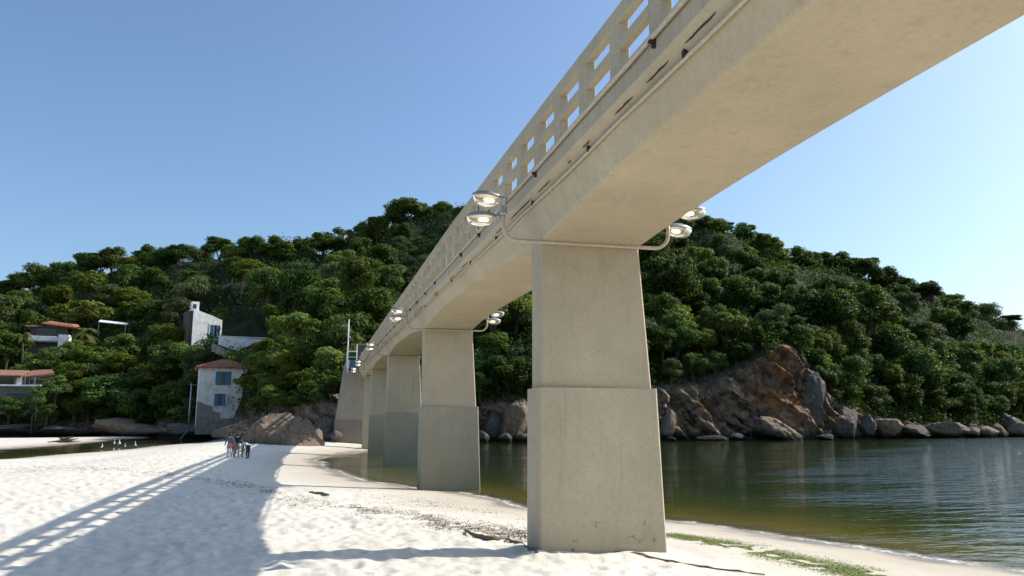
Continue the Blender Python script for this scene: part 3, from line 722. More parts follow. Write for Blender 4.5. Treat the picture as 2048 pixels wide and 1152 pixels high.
special(500, 545, 170, 5.4, CR[7], 'wide bright green tree high on the left slope above the ruined house', .55, 5)
# the big thicket between the house and the abutment
LOW = []
for i, (px, py, F, rad) in enumerate([(520, 738, 92, 2.6), (560, 725, 90, 2.9), (600, 722, 88, 2.8), (640, 722, 86, 2.7), (662, 736, 84, 2.0), (535, 775, 88, 2.5), (580, 775, 85, 2.8), (625, 768, 83, 2.7), (500, 770, 94, 1.9),
                                      (560, 800, 84, 1.9), (655, 765, 82, 1.7), (600, 800, 82, 1.7), (520, 812, 86, 1.5), (560, 806, 80, 1.4), (600, 802, 77, 1.3), (638, 796, 74, 1.2), (664, 780, 74, 1.1), (540, 790, 82, 1.6), (625, 785, 76, 1.5), (535, 700, 100, 2.2), (575, 695, 104, 2.3)]):
    cr_ = CR[(7, 8, 9, 0, 3, 8)[i % 6]]; t_ = special(px, py, F, rad, cr_, '', .85, rad * .8, name='shrub', cat='shrub'); t_['group'] = 'shrubs of the thicket beside the white house'; LOW.append((t_, cr_, 'in the thicket beside the white house', px, py, 'shrub'))
for i, (px, py, F, rad) in enumerate([(330, 728, 128, 4.4), (372, 718, 126, 3.6), (300, 765, 126, 4.2), (225, 795, 124, 4.4), (180, 785, 126, 3.8), (265, 812, 122, 3.3), (345, 800, 119, 3.4), (150, 822, 123, 2.6), (110, 800, 125, 3.0), (20, 822, 123, 2.6), (365, 830, 116, 2.0),
                                      (75, 796, 119, 2.2), (112, 778, 121, 2.6), (140, 752, 127, 3.2), (95, 826, 119, 1.8), (320, 690, 136, 4.), (180, 720, 136, 4.), (100, 725, 137, 3.4), (15, 700, 140, 4.2), (250, 740, 131, 3.8), (210, 835, 122, 2.0), (290, 842, 119, 1.7), (90, 842, 122, 1.6), (240, 700, 140, 3.6)]):
    cr_ = CR[(0, 7, 1, 4, 9, 2)[i % 6]]; t_ = special(px, py, F, rad, cr_, '', .85, rad * .9); t_['group'] = 'low slope trees around the left houses'; LOW.append((t_, cr_, 'low down near the left houses', px, py, 'tree'))
for i, (px, py, F, rad) in enumerate([(1325, 690, 101, 2.4), (1320, 630, 108, 3.0), (985, 700, 97, 2.6), (1035, 740, 95, 2.0), (960, 770, 93, 1.6), (1040, 650, 104, 2.6), (1650, 750, 106, 2.2), (1690, 790, 109, 2.4), (1640, 700, 110, 2.6), (1750, 800, 112, 2.3), (1810, 800, 114, 2.5),
                                      (1870, 805, 117, 2.3), (1930, 815, 120, 2.3), (1990, 820, 124, 2.3), (2040, 800, 130, 2.6), (1340, 742, 99.5, 1.7), (1385, 735, 101, 2.0), (1430, 730, 102, 2.1), (1470, 705, 103, 2.0), (1505, 680, 104, 1.9), (1408, 690, 104, 2.4), (1548, 668, 106, 1.9), (1600, 680, 106, 2.0), (1632, 722, 107, 1.9), (1652, 768, 107, 1.6), (1665, 796, 107.5, 1.3), (1780, 760, 116, 2.7), (1850, 760, 120, 2.7), (1720, 740, 116, 2.7), (1915, 775, 124, 2.6)]):
    cr_ = CR[(3, 5, 7, 10, 6, 1)[i % 6]]; t_ = special(px, py, F, rad, cr_, '', 1.0, rad * .8, name='bush', cat='bush'); t_['group'] = 'bushes just above the shore rocks'; LOW.append((t_, cr_, 'at the slope foot above the shore rocks', px, py, 'bush'))

def rank_labels(L):
    cells = {}
    for r in L: cells.setdefault((look(r[1]).replace('tree', r[5]), r[2]), []).append(r)
    for (lk, wh), Q_ in cells.items():
        Q_.sort(key=lambda r: r[3]); n_ = len(Q_)
        for i, r in enumerate(Q_):
            pos = '' if n_ == 1 else (', leftmost' if i == 0 else (', rightmost' if i == n_ - 1 else ', ' + ORD[i] + ' from left'))
            r[0]['label'] = lk + ' ' + wh + pos
rank_labels(LOW)
# ================================================================== ROCKS
def rock_mesh(name, mat, seed, sub=4, rough_=.18, cuts=12):
    import bmesh
    bm = bmesh.new(); bmesh.ops.create_icosphere(bm, subdivisions=sub, radius=1)
    V = np.array([v.co[:] for v in bm.verts]); rg = np.random.default_rng(seed)
    V = V * (1 + rough_ * fbm(V * 1.3 + seed * 3.1, 3, seed))[:, None]
    for i in range(cuts):
        nrm = rg.normal(size=3); nrm /= np.linalg.norm(nrm); dcut = rg.uniform(.5, .88)
        s = V @ nrm; ov = np.clip(s - dcut, 0, None); V = V - nrm * (ov * .85)[:, None]
    V = V * (1 + .05 * fbm(V * 5 + seed, 4, seed + 5))[:, None]
    cr_ = fbm(V * [1.1, 1.1, 1.1] + seed * 2.7, 2, seed + 9); V = V * (1 - .06 * np.exp(-(cr_ / .035) ** 2))[:, None]
    for v, c in zip(bm.verts, V): v.co = c
    me = bpy.data.meshes.new(name); bm.to_mesh(me); bm.free(); me.materials.append(mat)
    me.polygons.foreach_set('use_smooth', np.ones(len(me.polygons), bool)); me.update(); return me
def rock(x0, x1, ytop, ybot, F, label, mat='rock', seed=1, depth=1.0, group=None, name='boulder', tilt=0, sink=.15, sub=4):
    c = atF((x0 + x1) / 2, ybot, F); tp = atF((x0 + x1) / 2, ytop, F)
    w_ = (x1 - x0) / FPX * F / 2 * 1.02; h = (tp[2] - c[2])
    o = solo(name, rock_mesh(name, M[mat], seed, 5 if sub == 4 and x1 - x0 > 55 else sub), label, 'rock', (c[0], c[1], c[2] + h * (.5 - sink / 2)), -YAW, group)
    o.scale = (w_, w_ * depth, h * (.5 + sink / 2) * 1.05); o.rotation_euler = (0, tilt, -YAW); return o
RK = [
 (1508, 1608, 838, 884, 99.5, 'smooth tilted granite slab lying in the water below the orange cliff', 'rock', 3, .8, .32),
 (1500, 1600, 802, 862, 102, 'rounded brown boulder directly behind the tilted slab', 'rock', 4, .6, .1),
 (1590, 1652, 735, 878, 104, 'tall grey rock buttress right of the orange cliff', 'rock_grey', 5, .7, .15),
 (1658, 1722, 805, 879, 106, 'broad grey boulder at the waterline right of the buttress', 'rock_grey', 6, .8, 0),
 (1719, 1751, 830, 872, 106.5, 'small upright pale boulder wedged between two large ones', 'rock_grey', 7, .8, 0),
 (1750, 1806, 829, 879, 108, 'wide round boulder with an orange lower corner', 'rock', 8, .8, 0),
 (1802, 1858, 848, 877, 110, 'low dark rock right of the wide round boulder', 'rock_grey', 9, .8, .1),
 (1856, 1935, 843, 876, 112, 'long low brown boulder near the right end of the shore', 'rock', 10, .7, .1),
 (1925, 1962, 850, 875, 114, 'small brown rock beside the long low boulder', 'rock', 11, .8, 0),
 (1950, 2000, 853, 876, 116, 'flat sloping rock dipping into the water near the right end', 'rock', 12, .8, .2),
 (1978, 2016, 846, 875, 120, 'small orange rounded rock near the right end of the shore', 'rock', 13, .8, .2),
 (2000, 2050, 824, 868, 124, 'high grey boulder at the right edge of the picture', 'rock_grey', 14, .8, .1),
 (2022, 2075, 846, 874, 121, 'low sunlit boulder in front of the high one at the right edge', 'rock', 15, .8, .15),
 (1318, 1356, 814, 878, 97, 'pale leaning boulder just right of the near pier', 'rock', 16, .8, .45),
 (1455, 1490, 866, 882, 97.5, 'small flat rock awash under the cliff recess', 'rock_grey', 21, .8, 0),
 (1395, 1455, 870, 883, 97, 'thin flat ledge awash left of the recess', 'rock_grey', 22, .6, 0),
 (1634, 1672, 868, 880, 101, 'thin flat dark ledge awash right of the tilted slab', 'rock_grey', 23, .6, 0),
 (962, 1012, 812, 886, 92, 'grey boulder seen between the two nearest piers, on the left', 'rock_grey', 24, .8, 0),
 (1003, 1062, 798, 886, 91, 'large boulder with a bright top seen against the near pier', 'rock', 25, .8, .3),
 (945, 985, 862, 888, 88.5, 'low black rock at the waterline beside the second pier', 'rock_grey', 26, .8, 0),
 (990, 1030, 866, 889, 88.3, 'low black rock at the waterline between the two nearest piers', 'rock_grey', 27, .8, 0),
 (1030, 1066, 862, 888, 88.3, 'low black rock at the waterline touching the near pier', 'rock_grey', 28, .8, 0),
 (325, 438, 846, 874, 106, 'low dark rock shelf below the white house', 'rock_grey', 29, .8, .1),
 (170, 345, 836, 870, 119, 'long pale flat slab at the back of the beach', 'rock', 30, .5, .05),
 (60, 185, 850, 870, 121, 'long dark low slab at the far left edge of the beach', 'rock_grey', 31, .5, .0),
 (-60, 75, 846, 869, 122, 'dark bank of rock at the left edge of the picture', 'rock_grey', 32, .5, .0),
 (640, 668, 852, 880, 68, 'small broken rock at the foot of the abutment', 'rock_grey', 34, .8, 0),
 (655, 686, 858, 880, 67, 'flat broken rock leaning on the abutment foot', 'rock_grey', 35, .8, 0),
]
for r in RK: rock(r[0], r[1], r[2], r[3], r[4], r[5], r[6], r[7], r[8], tilt=r[9])
for i in range(13):       # small stones along the waterline
    px = 1335 + i * 53 + random.uniform(-16, 16); s = random.uniform(7, 15); yb = 881 - (px - 1330) * .0125 + random.uniform(-1, 2)
    rock(px, px + s * 1.8, yb - s * .7, yb + 1, 2.2 / math.tan(math.atan((yb - 576) / FPX) - PITCH) , 'small wet stone awash at the foot of the far shore rocks, %s' % ('leftmost' if i == 0 else 'rightmost' if i == 12 else ORD[i] + ' from left'), 'rock_grey', 50 + i, 1, 'small stones along the far waterline', 'stone', sub=2)
# the big boulder on the beach, in two lobes of one rock
def big_boulder():
    me = rock_mesh('boulder', M['rock_big'], 40, 6, .10, 5); n_ = len(me.vertices); V = np.empty(n_ * 3, np.float32); me.vertices.foreach_get('co', V); V = V.reshape(-1, 3)
    x = V[:, 0] / np.abs(V[:, 0]).max(); r_ = np.sqrt(np.clip(1 - x * x, 0, 1) + .02)
    top = np.interp(x, [-1, -.8, -.5, -.25, 0, .12, .2, .5, .8, .93, 1], [.12, .30, .62, .86, .98, 1.0, .93, 1.0, 1.0, .84, .62]); dep = np.interp(x, [-1, -.5, .3, .9, 1], [.4, .8, 1., .8, .6])
    V[:, 2] = V[:, 2] / r_ * np.where(V[:, 2] > 0, top, .7); V[:, 1] = V[:, 1] / r_ * dep
    V[:, 0] = np.sign(x) * np.abs(x) ** .9
    d = np.abs((x - .22) * .8 - (V[:, 2] - .6) * .55 + .12 * vnoise(V * 3, 9)); V[:, 2] -= np.exp(-(d / .035) ** 2) * .07 * (V[:, 2] > .3)
    V[:, 0] -= .10 * np.clip(V[:, 2], 0, 1) * sstep(.3, 1, x)
    V += (fbm(V * 6, 4, 3) * .018)[:, None] * V; me.vertices.foreach_set('co', V.ravel()); me.update()
    c = atF(556, 893, 61.5); o = solo('boulder', me, 'big brown wedge-shaped boulder standing on the sand beside the abutment', 'rock', (c[0], c[1], c[2] + .1), -YAW)
    o.scale = (3.6, 2.1, 2.8); return o
big_boulder()
rock(420, 520, 842, 878, 76, 'low grey rounded rock half hidden behind the big boulder, on its left', 'rock_grey', 41, .6, tilt=-.2)

# ================================================================== FOOTBRIDGE
XC = 4.085
def lerp(tab, v): return float(np.interp(v, [a for a, b in tab], [b for a, b in tab]))
ZD = [(-30, 5.2), (0, 5.50), (5, 5.57), (9.5, 5.66), (11.4, 5.70), (16.9, 5.83), (25.8, 6.02), (40.8, 6.37), (55, 6.57), (63.7, 6.64), (80, 6.7)]
ZA = [(-30, 5.95), (0, 6.36), (7, 6.59), (9.1, 6.68), (12.9, 6.83), (18.5, 7.04), (26, 7.18), (36.5, 7.4), (52.7, 7.66), (63, 7.78), (80, 7.85)]
ZD = [(-30, 5.2), (0, 5.48), (5.2, 5.55), (6.9, 5.57), (9.4, 5.61), (11.4, 5.65), (16.4, 5.76), (25.8, 5.97), (40.8, 6.33), (55, 6.53), (63.7, 6.60), (80, 6.66)]
def zD(Y): return (lerp(ZD, Y - .8) + lerp(ZD, Y) + lerp(ZD, Y + .8)) / 3 - .04      # underside of the slab at its edge
def zA(Y): return (lerp(ZA, Y - .8) + lerp(ZA, Y) + lerp(ZA, Y + .8)) / 3
PY = [-3.2, 11.65, 26.1, 41.1, 55.4, 64.0]; HT = .29        # pier centres, half thickness
def zE(Y):
    L = [p for p in PY if p <= Y]; U = [p for p in PY if p > Y]
    a = L[-1] if L else PY[0] - 14.6; b = U[0] if U else 69.5
    u = abs(Y - (a + b) / 2) / ((b - a) / 2)
    return zD(Y) - .38 - .27 * u ** 2.6
bridge = thing('footbridge', 'long cream concrete footbridge on tapered piers running from overhead to the wooded hill', 'bridge', (XC, 0, 0))
Y0, Y1 = -12.0, 69.0
# girders: one per span
edges = [Y0] + PY + [Y1]
for a, b in zip(edges[:-1], edges[1:]):
    n_ = max(6, int((b - a) / .5)); secs = []
    for i in range(n_ + 1):
        Y = a + (b - a) * i / n_; Yc = min(max(Y, a + 1e-3), b - 1e-3); e = zE(Yc); d = zD(Y) + .002; c = .02
        secs.append([(-.885, Y, e + c), (-.885 + c, Y, e), (.77 - c, Y, e), (.77, Y, e + c), (1.05, Y, d - .085), (1.05, Y, d + .1), (-1.05, Y, d + .1), (-1.05, Y, d - .085)])
    part('girder', MB().loft(secs), M['girder'], bridge)
# slab with fascia
secs = []
for i in range(163):
    Y = Y0 + (Y1 - Y0) * i / 162; d = zD(Y) + .004; t = d + .28; c = .015; wv = .012 * math.sin(Y * 1.7) + .008 * math.sin(Y * 4.1)
    secs.append([(-1.2 + c, Y, d + wv * .3), (-1.047, Y, d - .08), (1.047, Y, d - .08), (1.2 - c, Y, d), (1.2, Y, d + c), (1.2, Y, t), (1.05, Y, t), (1.04, Y, t - .07), (-1.04, Y, t - .07), (-1.05, Y, t), (-1.2, Y, t), (-1.2, Y, d + c)])
part('deck_slab', MB().loft(secs), M['fascia'], bridge)
for sgn in (-1, 1):
    for nm, f0, f1 in (('top_rail', .75, 1.0), ('middle_rail', .34, .49), ('bottom_rail', .0, .07)):
        secs = []
        for i in range(163):
            Y = Y0 + (Y1 - Y0) * i / 162; b = zD(Y) + .284; h = zA(Y) - b; a0 = b + h * f0; a1 = b + h * f1; xo = sgn * 1.196; xi = sgn * (1.095 if nm == 'top_rail' else 1.10); c = .012
            q = [(xo, Y, a0 + c), (xo - sgn * c, Y, a0), (xi + sgn * c, Y, a0), (xi, Y, a0 + c), (xi, Y, a1 - c), (xi + sgn * c, Y, a1), (xo - sgn * c, Y, a1), (xo, Y, a1 - c)]
            secs.append(q if sgn < 0 else q[::-1])
        part(nm, MB().loft(secs), M['railing'], bridge)
pm = MB().box(-.060, .060, -.145, .145, 0, 1, .012).mesh('railing_post', M['railing'])
k = 0; Y = 6.26 - 1.055 * 17
while Y < Y1 - .3:
    for sgn in (-1, 1):
        b = zD(Y) + .28; o = part('railing_post', pm, None, bridge, loc=(sgn * 1.133, Y + random.uniform(-.015, .015), b)); o.scale = (1, 1, (zA(Y) - b) * .985)
    Y += 1.055
# piers
def frustum(x0, x1, y0, y1, z0, X0, X1, Y0_, Y1_, z1, c=.03):
    def ring(a, b, c0, d, z): return [(a + c, c0, z), (b - c, c0, z), (b, c0 + c, z), (b, d - c, z), (b - c, d, z), (a + c, d, z), (a, d - c, z), (a, c0 + c, z)]
    n_ = 8; secs = []
    for i in range(n_ + 1):
        t = i / n_; secs.append(ring(x0 + (X0 - x0) * t, x1 + (X1 - x1) * t, y0 + (Y0_ - y0) * t, y1 + (Y1_ - y1) * t, z0 + (z1 - z0) * t))
    return MB().loft(secs)
for i, Y in enumerate(PY):
    ztop = zE(Y) + .03; k = (2.72 - ztop) / (2.72 - 4.94)
    p = part('pier', frustum(-.885, .905, -HT, HT, 2.715, -.885, .76, -HT + .02, HT - .02, ztop), M['concrete'], bridge, loc=(0, Y, 0))
    zb = -1.6 if i > 0 else -.6
    b = part('pier_base', frustum(-.93 - .03, 1.10, -HT - .11, HT + .11, zb, -.945, .965, -HT - .07, HT + .07, 2.72), M['pier_low'] if i in (0, 1, 5) else M['pier_wet'], p)
# long pipes and clamps
def sag(Y, s): return -.012 * abs(math.sin(Y / 2.1 * PI / 2)) * s
m = MB(); m.tube([(-1.238, Y, zD(Y) + .235 + sag(Y, 1)) for Y in np.arange(Y0, 66, .7)], .028, 8); cnd = part('conduit', m, M['pipe'], bridge, True)
m2 = MB(); m2.tube([(-1.07, Y, zD(Y) - .10 + sag(Y + .8, 1.6)) for Y in np.arange(Y0, 66, .7)], .019, 8); cn2 = part('conduit', m2, M['pipe'], bridge, True)
m3 = MB(); m3.tube([(1.222, Y, zD(Y) - .03 + sag(Y, 4)) for Y in np.arange(Y0, 66, .7)], .018, 8); part('conduit', m3, M['pipe'], bridge, True)
cm = MB().box(-.0, .04, -.016, .016, -.10, .0).box(-.03, .03, -.02, .02, -.055, -.03).mesh('clamp', M['rust'])
for i, Y in enumerate(np.arange(2.05, 60, 2.1)):
    if i % 5 != 3: part('clamp', cm, None, cnd, loc=(-1.238, Y, zD(Y) + .225))
cm2 = MB().box(-.02, .02, -.025, .025, -.02, .05).mesh('clamp', M['rust'])
for i, Y in enumerate(np.arange(3.3, 50, 2.6)): part('clamp', cm2, None, cn2, loc=(-1.08, Y, zD(Y) - .10))
# exposed reinforcement on the slab underside
for a, b, x_ in [(3.7, 3.95, -1.06), (4.35, 4.85, -1.05), (5.25, 5.8, -1.06), (6.15, 6.65, -1.05), (7.0, 7.5, -1.07), (8.35, 8.62, -1.04), (9.1, 9.25, -1.02), (10.0, 10.7, -1.05), (11.0, 12.4, -1.07), (12.9, 13.6, -1.06), (16.5, 17.3, -1.05), (18.3, 19, -1.04), (21, 22, -1.05), (24.5, 25.5, -1.06)]:
    m = MB(); npt = 6
    pts = [(-1.12 + .3 * (x_ + 1.055) + .004 * math.sin(i * 2.3 + a), a + (b - a) * i / (npt - 1), zD(a + (b - a) * i / (npt - 1)) - .08 * (1.2 - 1.12) / .15 + .004) for i in range(npt)]
    m.tube(pts, [.003, .009, .011, .008, .01, .003], 5); part('exposed_rebar', m, M['rust'], bridge)

# floodlight brackets
def lamp_head(parent, L, Wd, loc, rz, tilt):
    """an oval lamp: cap on top, glass bowl below, lit bulb inside; points along local -x from its socket"""
    cap = MB().lathe([(.02, .075), (.35, .07), (.72, .045), (.95, .012), (1, -.012), (.97, -.02)], 20, (-L / 2, 0, 0), L / 2, Wd / 2)
    h = part('lamp_head', cap, M['cap'], parent, True, loc=loc); h.rotation_euler = (0, tilt, rz)
    part('glass_bowl', MB().lathe([(.955, -.02), (.93, -.06), (.78, -.12), (.5, -.155), (.2, -.168), (.01, -.17)], 20, (-L / 2, 0, 0), L / 2, Wd / 2), M['lens'], h, True)
    part('reflector', MB().lathe([(.9, -.018), (.6, .02), (.05, .04)], 16, (-L / 2, 0, 0), L / 2, Wd / 2), M['reflector'], h, True)
    part('bulb', MB().lathe([(.02, -.03), (.8, -.045), (1, -.075), (.8, -.105), (.02, -.12)], 12, (-L * .42, 0, 0), .1, .055), M['bulb'], h, True)
    part('socket', MB().tube([(-.03, 0, -.005), (.06, 0, -.01)], .03, 8), M['steel'], h, True)
    return h
BN = ['nearest', 'second nearest', 'third', 'fourth', 'farthest']
for i, Y in enumerate(PY[1:]):
    yf = Y - HT - .045; zp = zE(Y) - .0 if i == 0 else zE(Y) - .02
    t = thing('floodlight_bracket', 'curved pipe bracket with four lit oval floodlights at the top of the %s pier' % BN[i], 'floodlight', (XC, yf, zp), 0, 'floodlight brackets at the pier tops')
    xl, xr = -1.50, 1.25; zt = .47
    def bend(x_end, sg):
        pts = [(0, 0, 0), (sg * .7, 0, 0)]; r = .24; xe = x_end
        for a in range(0, 91, 15):
            A = R_(a); pts.append((xe - sg * r + sg * r * math.sin(A), 0, r - r * math.cos(A)))
        pts.append((xe, 0, zt)); return pts
    L_ = bend(xl, -1)[::-1] + bend(xr, 1)[1:]
    part('pipe', MB().tube(L_, .031, 10), M['pipe'], t, True)
    for xe, sg in ((xl, -1), (xr, 1)):
        j = part('joint', MB().box(xe - .05, xe + .05, -.05, .05, zt - .07, zt + .07, .012).tube([(xe, -.22, zt + .06), (xe, .2, zt - .02)], .02, 6), M['steel'], t)
        rz = 0 if sg < 0 else PI
        lamp_head(t, .50, .27, (xe + sg * .05, -.24, zt + .12), rz + (.1 if sg < 0 else -.1), .05)
        lamp_head(t, .50, .27, (xe + sg * .05, .2, zt - .04), rz - (.1 if sg < 0 else -.1), -.03)

# abutment
def abutment():
    Yf = 68.9; g = 1.0
    t = thing('bridge_abutment', 'tall battered concrete abutment where the footbridge lands against the hill', 'abutment', (XC, Yf, 0))
    xb = -3.0; xt = -2.35
    part('wall', MB().hexa([(xb, 0, 2.4), (3.2, 0, 2.4), (3.2, 8, 2.4), (xb, 8, 2.4)], [(xt, .25, 7.15), (2.9, .25, 7.15), (2.9, 8, 7.15), (xt, 8, 7.15)]), M['abut'], t)
    part('plinth', MB().hexa([(xb - .12, -.14, -.3), (3.4, -.14, -.3), (3.4, 8.2, -.3), (xb - .12, 8.2, -.3)], [(xb - .05, -.07, 2.4), (3.25, -.07, 2.4), (3.25, 8.1, 2.4), (xb - .05, 8.1, 2.4)]), M['abut_low'], t)
    part('parapet', MB().box(xt + .02, -1.3, .3, .5, 7.153, 7.42).box(xt + .02, xt + .2, .5, 6, 7.153, 7.42), M['abut'], t)
    t2 = thing('landing_box', 'blue and white painted box structure hanging at the bridge landing', 'balcony', (XC - 1.75, Yf + .05, 6.75))
    part('panel', MB().box(-.28, .65, -.16, .1, .15, .82), M['blue_paint'], t2)
    part('base', MB().box(-.28, .62, -.10, .1, -.22, .15), M['window'], t2)
    part('post', MB().box(-.52, -.28, -.18, -.02, .1, .8).box(-.46, -.34, -.16, -.04, -.3, .1), M['white_paint'], t2)
    t3 = thing('handrail', 'white pipe handrail frame standing on the abutment left of the bridge', 'handrail', (XC - 1.95, Yf + .5, 7.3))
    part('rail', MB().tube([(-.3, 0, 1.05), (.55, 0, 1.05)], .03).tube([(-.3, 0, .55), (.55, 0, .55)], .025), M['white_paint'], t3)
    part('post', MB().tube([(-.3, 0, -.1), (-.3, 0, 1.05)], .03), M['white_paint'], t3); part('post', MB().tube([(.55, 0, -.1), (.55, 0, 1.05)], .03), M['white_paint'], t3)
    t4 = thing('gatehouse', 'dark walled gatehouse with two pale posts at the end of the bridge', 'gatehouse', (XC - .9, Yf + 2.5, 7.1))
    part('wall', MB().box(-.3, .95, 0, 2, 0, 2.0), M['brown_wall'], t4); part('roof', MB().box(-.38, 1.05, -.08, 2.1, 2.0, 2.08), M['stone'], t4)
    part('post', MB().tube([(-.42, -.3, -.1), (-.42, -.3, 2.05)], .045), M['white_paint'], t4); part('post', MB().tube([(.55, -.3, -.1), (.55, -.3, 2.1)], .06), M['white_paint'], t4)
    part('lintel', MB().box(.5, 1.9, -.36, -.24, 1.85, 2.05), M['white_paint'], t4)
    t5 = thing('notice_board', 'small white notice board beside the gatehouse post', 'sign', (XC - .85, Yf + .9, 7.15))
    part('board', MB().box(-.15, .2, -.03, .03, .25, 1.15, .01), M['white_paint'], t5); part('post', MB().tube([(.02, .04, -.1), (.02, .04, .4)], .03), M['steel'], t5)
    t6 = thing('utility_pole', 'tall thin utility pole with a lamp and crossarms left of the bridge landing', 'pole', (XC - 2.18, Yf + .75, 7.1))
    part('shaft', MB().tube([(0, 0, -.2), (.02, 0, 4.1)], [.07, .045], 8), M['white_paint'], t6, True)
    part('lamp_arm', MB().tube([(.02, 0, 3.45), (-.3, 0, 3.55)], .02, 6).lathe([(.01, .05), (.12, .02), (.1, -.05), (.01, -.06)], 10, (-.42, 0, 3.55), 1.3, .7), M['steel'], t6)
    part('crossarm', MB().tube([(-.45, 0, 1.95), (.22, 0, 2.3)], .018, 6).tube([(-.4, 0, 2.75), (.2, 0, 2.9)], .012, 6), M['steel'], t6)
    for q in (-.1, .15): part('insulator', MB().lathe([(.01, .0), (.05, .02), (.05, .1), (.01, .12)], 8, (.1 + q * .5, 0, 2.3 + q), 1, 1), M['white_paint'], t6)
abutment()

# ================================================================== HOUSES
def roof_tiles(parent, corners, mat, n, rows, rad=.1, nm='roof_tiles'):
    """rows of half round tiles down a planar roof face: corners = eave left, eave right, ridge right, ridge left"""
    a, b, c, d = [Vector(q) for q in corners]; m = MB(); nrm = (b - a).cross(d - a).normalized()
    if nrm.z < 0: nrm = -nrm
    for i in range(n):
        u = (i + .5) / n; p0 = a.lerp(b, u); 
        e = (b - a).length; x = u * e; L = (d - a).dot((b - a).normalized()); Rr = (b - c).dot((b - a).normalized())
        v = 1.0
        if x < L: v = x / L
        if e - x < Rr: v = min(v, (e - x) / Rr)
        upv = ((d - a) - (b - a).normalized() * L) * v
        q = max(2, int(rows * v)); rd = e / n * .52
        m.tube([p0 + upv * (j / q) + nrm * (.02 + .03 * (1 - (j % 2))) for j in range(q + 1)], rd, 6)
    return part(nm, m, mat, parent, True, kind='stuff')
def win(parent, x0, x1, z0, z1, y, shutters=True, mat='blue', open_=True):
    f = part('window', MB().box(x0 - .06, x1 + .06, y - .07, y + .02, z1, z1 + .08).box(x0 - .06, x1 + .06, y - .09, y + .02, z0 - .08, z0).box(x0 - .06, x0, y - .06, y + .02, z0, z1).box(x1, x1 + .06, y - .06, y + .02, z0, z1), M[mat], parent)
    part('pane', MB().box(x0, x1, y - .02, y - .012, z0, z1), M['window'], f)
    if shutters:
        wd = (x1 - x0) * .36
        for xa, xb in ((x0, x0 + wd), (x1 - wd, x1)):
            s = MB().box(xa + .01, xb - .01, y - .055, y - .028, z0 + .01, z1 - .01)
            for q in range(6): zq = z0 + .1 + (z1 - z0 - .2) * q / 5; s.box(xa + .05, xb - .05, y - .068, y - .056, zq - .02, zq + .02)
            part('shutter', s, M[mat], f)
    return f
def white_house():
    p = atF(392, 853, 101.5); z0 = p[2]; s = 101.5 / FPX
    # local frame: x along the front, y into the hill; origin at the front left corner
    t = thing('white_house', 'two-storey peeling white house with blue shutters and a terracotta hip roof', 'house', (p[0], p[1], z0), R_(10))
    W = 6.3; D = 5.5; H = (853 - 737) * s
    part('wall', MB().box(0, W, 0, D, -.8, H), M['white_wall'], t)
    sb = [(-.06, -1), (W + .05, -1), (W + .05, .9), (4.4, 1.1), (2.9, 1.0), (2.75, 1.75), (1.9, 2.0), (1.75, 2.65), (1.0, 2.8), (.5, 3.1), (-.06, 3.2)]
    n_ = len(sb); part('stone_base', MB().add([(a, -.05, b) for a, b in sb] + [(a, .2, b) for a, b in sb], [tuple(range(n_)), tuple(range(2 * n_ - 1, n_ - 1, -1))] + [((i + 1) % n_, i, n_ + i, n_ + (i + 1) % n_) for i in range(n_)]), M['stone'], t)
    part('string_course', MB().box(-.02, W + .02, -.035, .01, 4.55, 4.66), M['white_wall'], t)
    win(t, 2.05, 3.85, H - 2.15, H - .55, 0)
    w2 = win(t, 2.05, 3.35, 2.75, 4.15, 0)
    part('plank_shutter', MB().box(3.42, 3.55, -.5, -.02, 2.75, 4.2), M['white_paint'], w2)
    win(t, 5.2, 6.1, H - 1.55, H - .75, 0, False)
    e = .45; R0 = 1.15; za = H + .02
    r = part('roof', MB().add([(-e, -e, za), (W + e, -e, za), (W + e, D + e, za), (-e, D + e, za), (2.6, D / 2, za + R0), (W - 2.6, D / 2, za + R0), (-e, -e, za - .08), (W + e, -e, za - .08), (W + e, D + e, za - .08), (-e, D + e, za - .08)],
         [(0, 1, 5, 4), (1, 2, 5), (2, 3, 4, 5), (3, 0, 4), (6, 7, 1, 0), (7, 8, 2, 1), (8, 9, 3, 2), (9, 6, 0, 3), (9, 8, 7, 6)]), M['tile'], t)
    roof_tiles(r, [(-e, -e, za), (W + e, -e, za), (W - 2.6, D / 2, za + R0), (2.6, D / 2, za + R0)], M['tile'], 26, 10)
    roof_tiles(r, [(W + e, -e, za), (W + e, D + e, za), (W - 2.6, D / 2 + .01, za + R0), (W - 2.6, D / 2, za + R0)], M['tile'], 24, 10)
    roof_tiles(r, [(-e, D + e, za), (-e, -e, za), (2.6, D / 2, za + R0), (2.6, D / 2 + .01, za + R0)], M['tile'], 24, 10)
    part('ridge_tile', MB().tube([(2.6, D / 2, za + R0 + .03), (W - 2.6, D / 2, za + R0 + .03)], .12, 8), M['tile'], r)
white_house()
p = atF(376, 862, 101); t = thing('lamp_post', 'thin grey street lamp post left of the white house', 'lamp post', tuple(p), 0)
part('shaft', MB().tube([(0, 0, -.3), (0, 0, 6.1)], [.10, .06], 8), M['steel'], t, True); part('arm', MB().tube([(0, 0, 5.85), (.9, 0, 5.95)], .03, 6).tube([(0, 0, 5.9), (-.35, 0, 5.95)], .03, 6), M['steel'], t)
part('brace', MB().tube([(0, -.1, .1), (-.8, -.3, -1.0)], .05, 6), M['steel'], t)
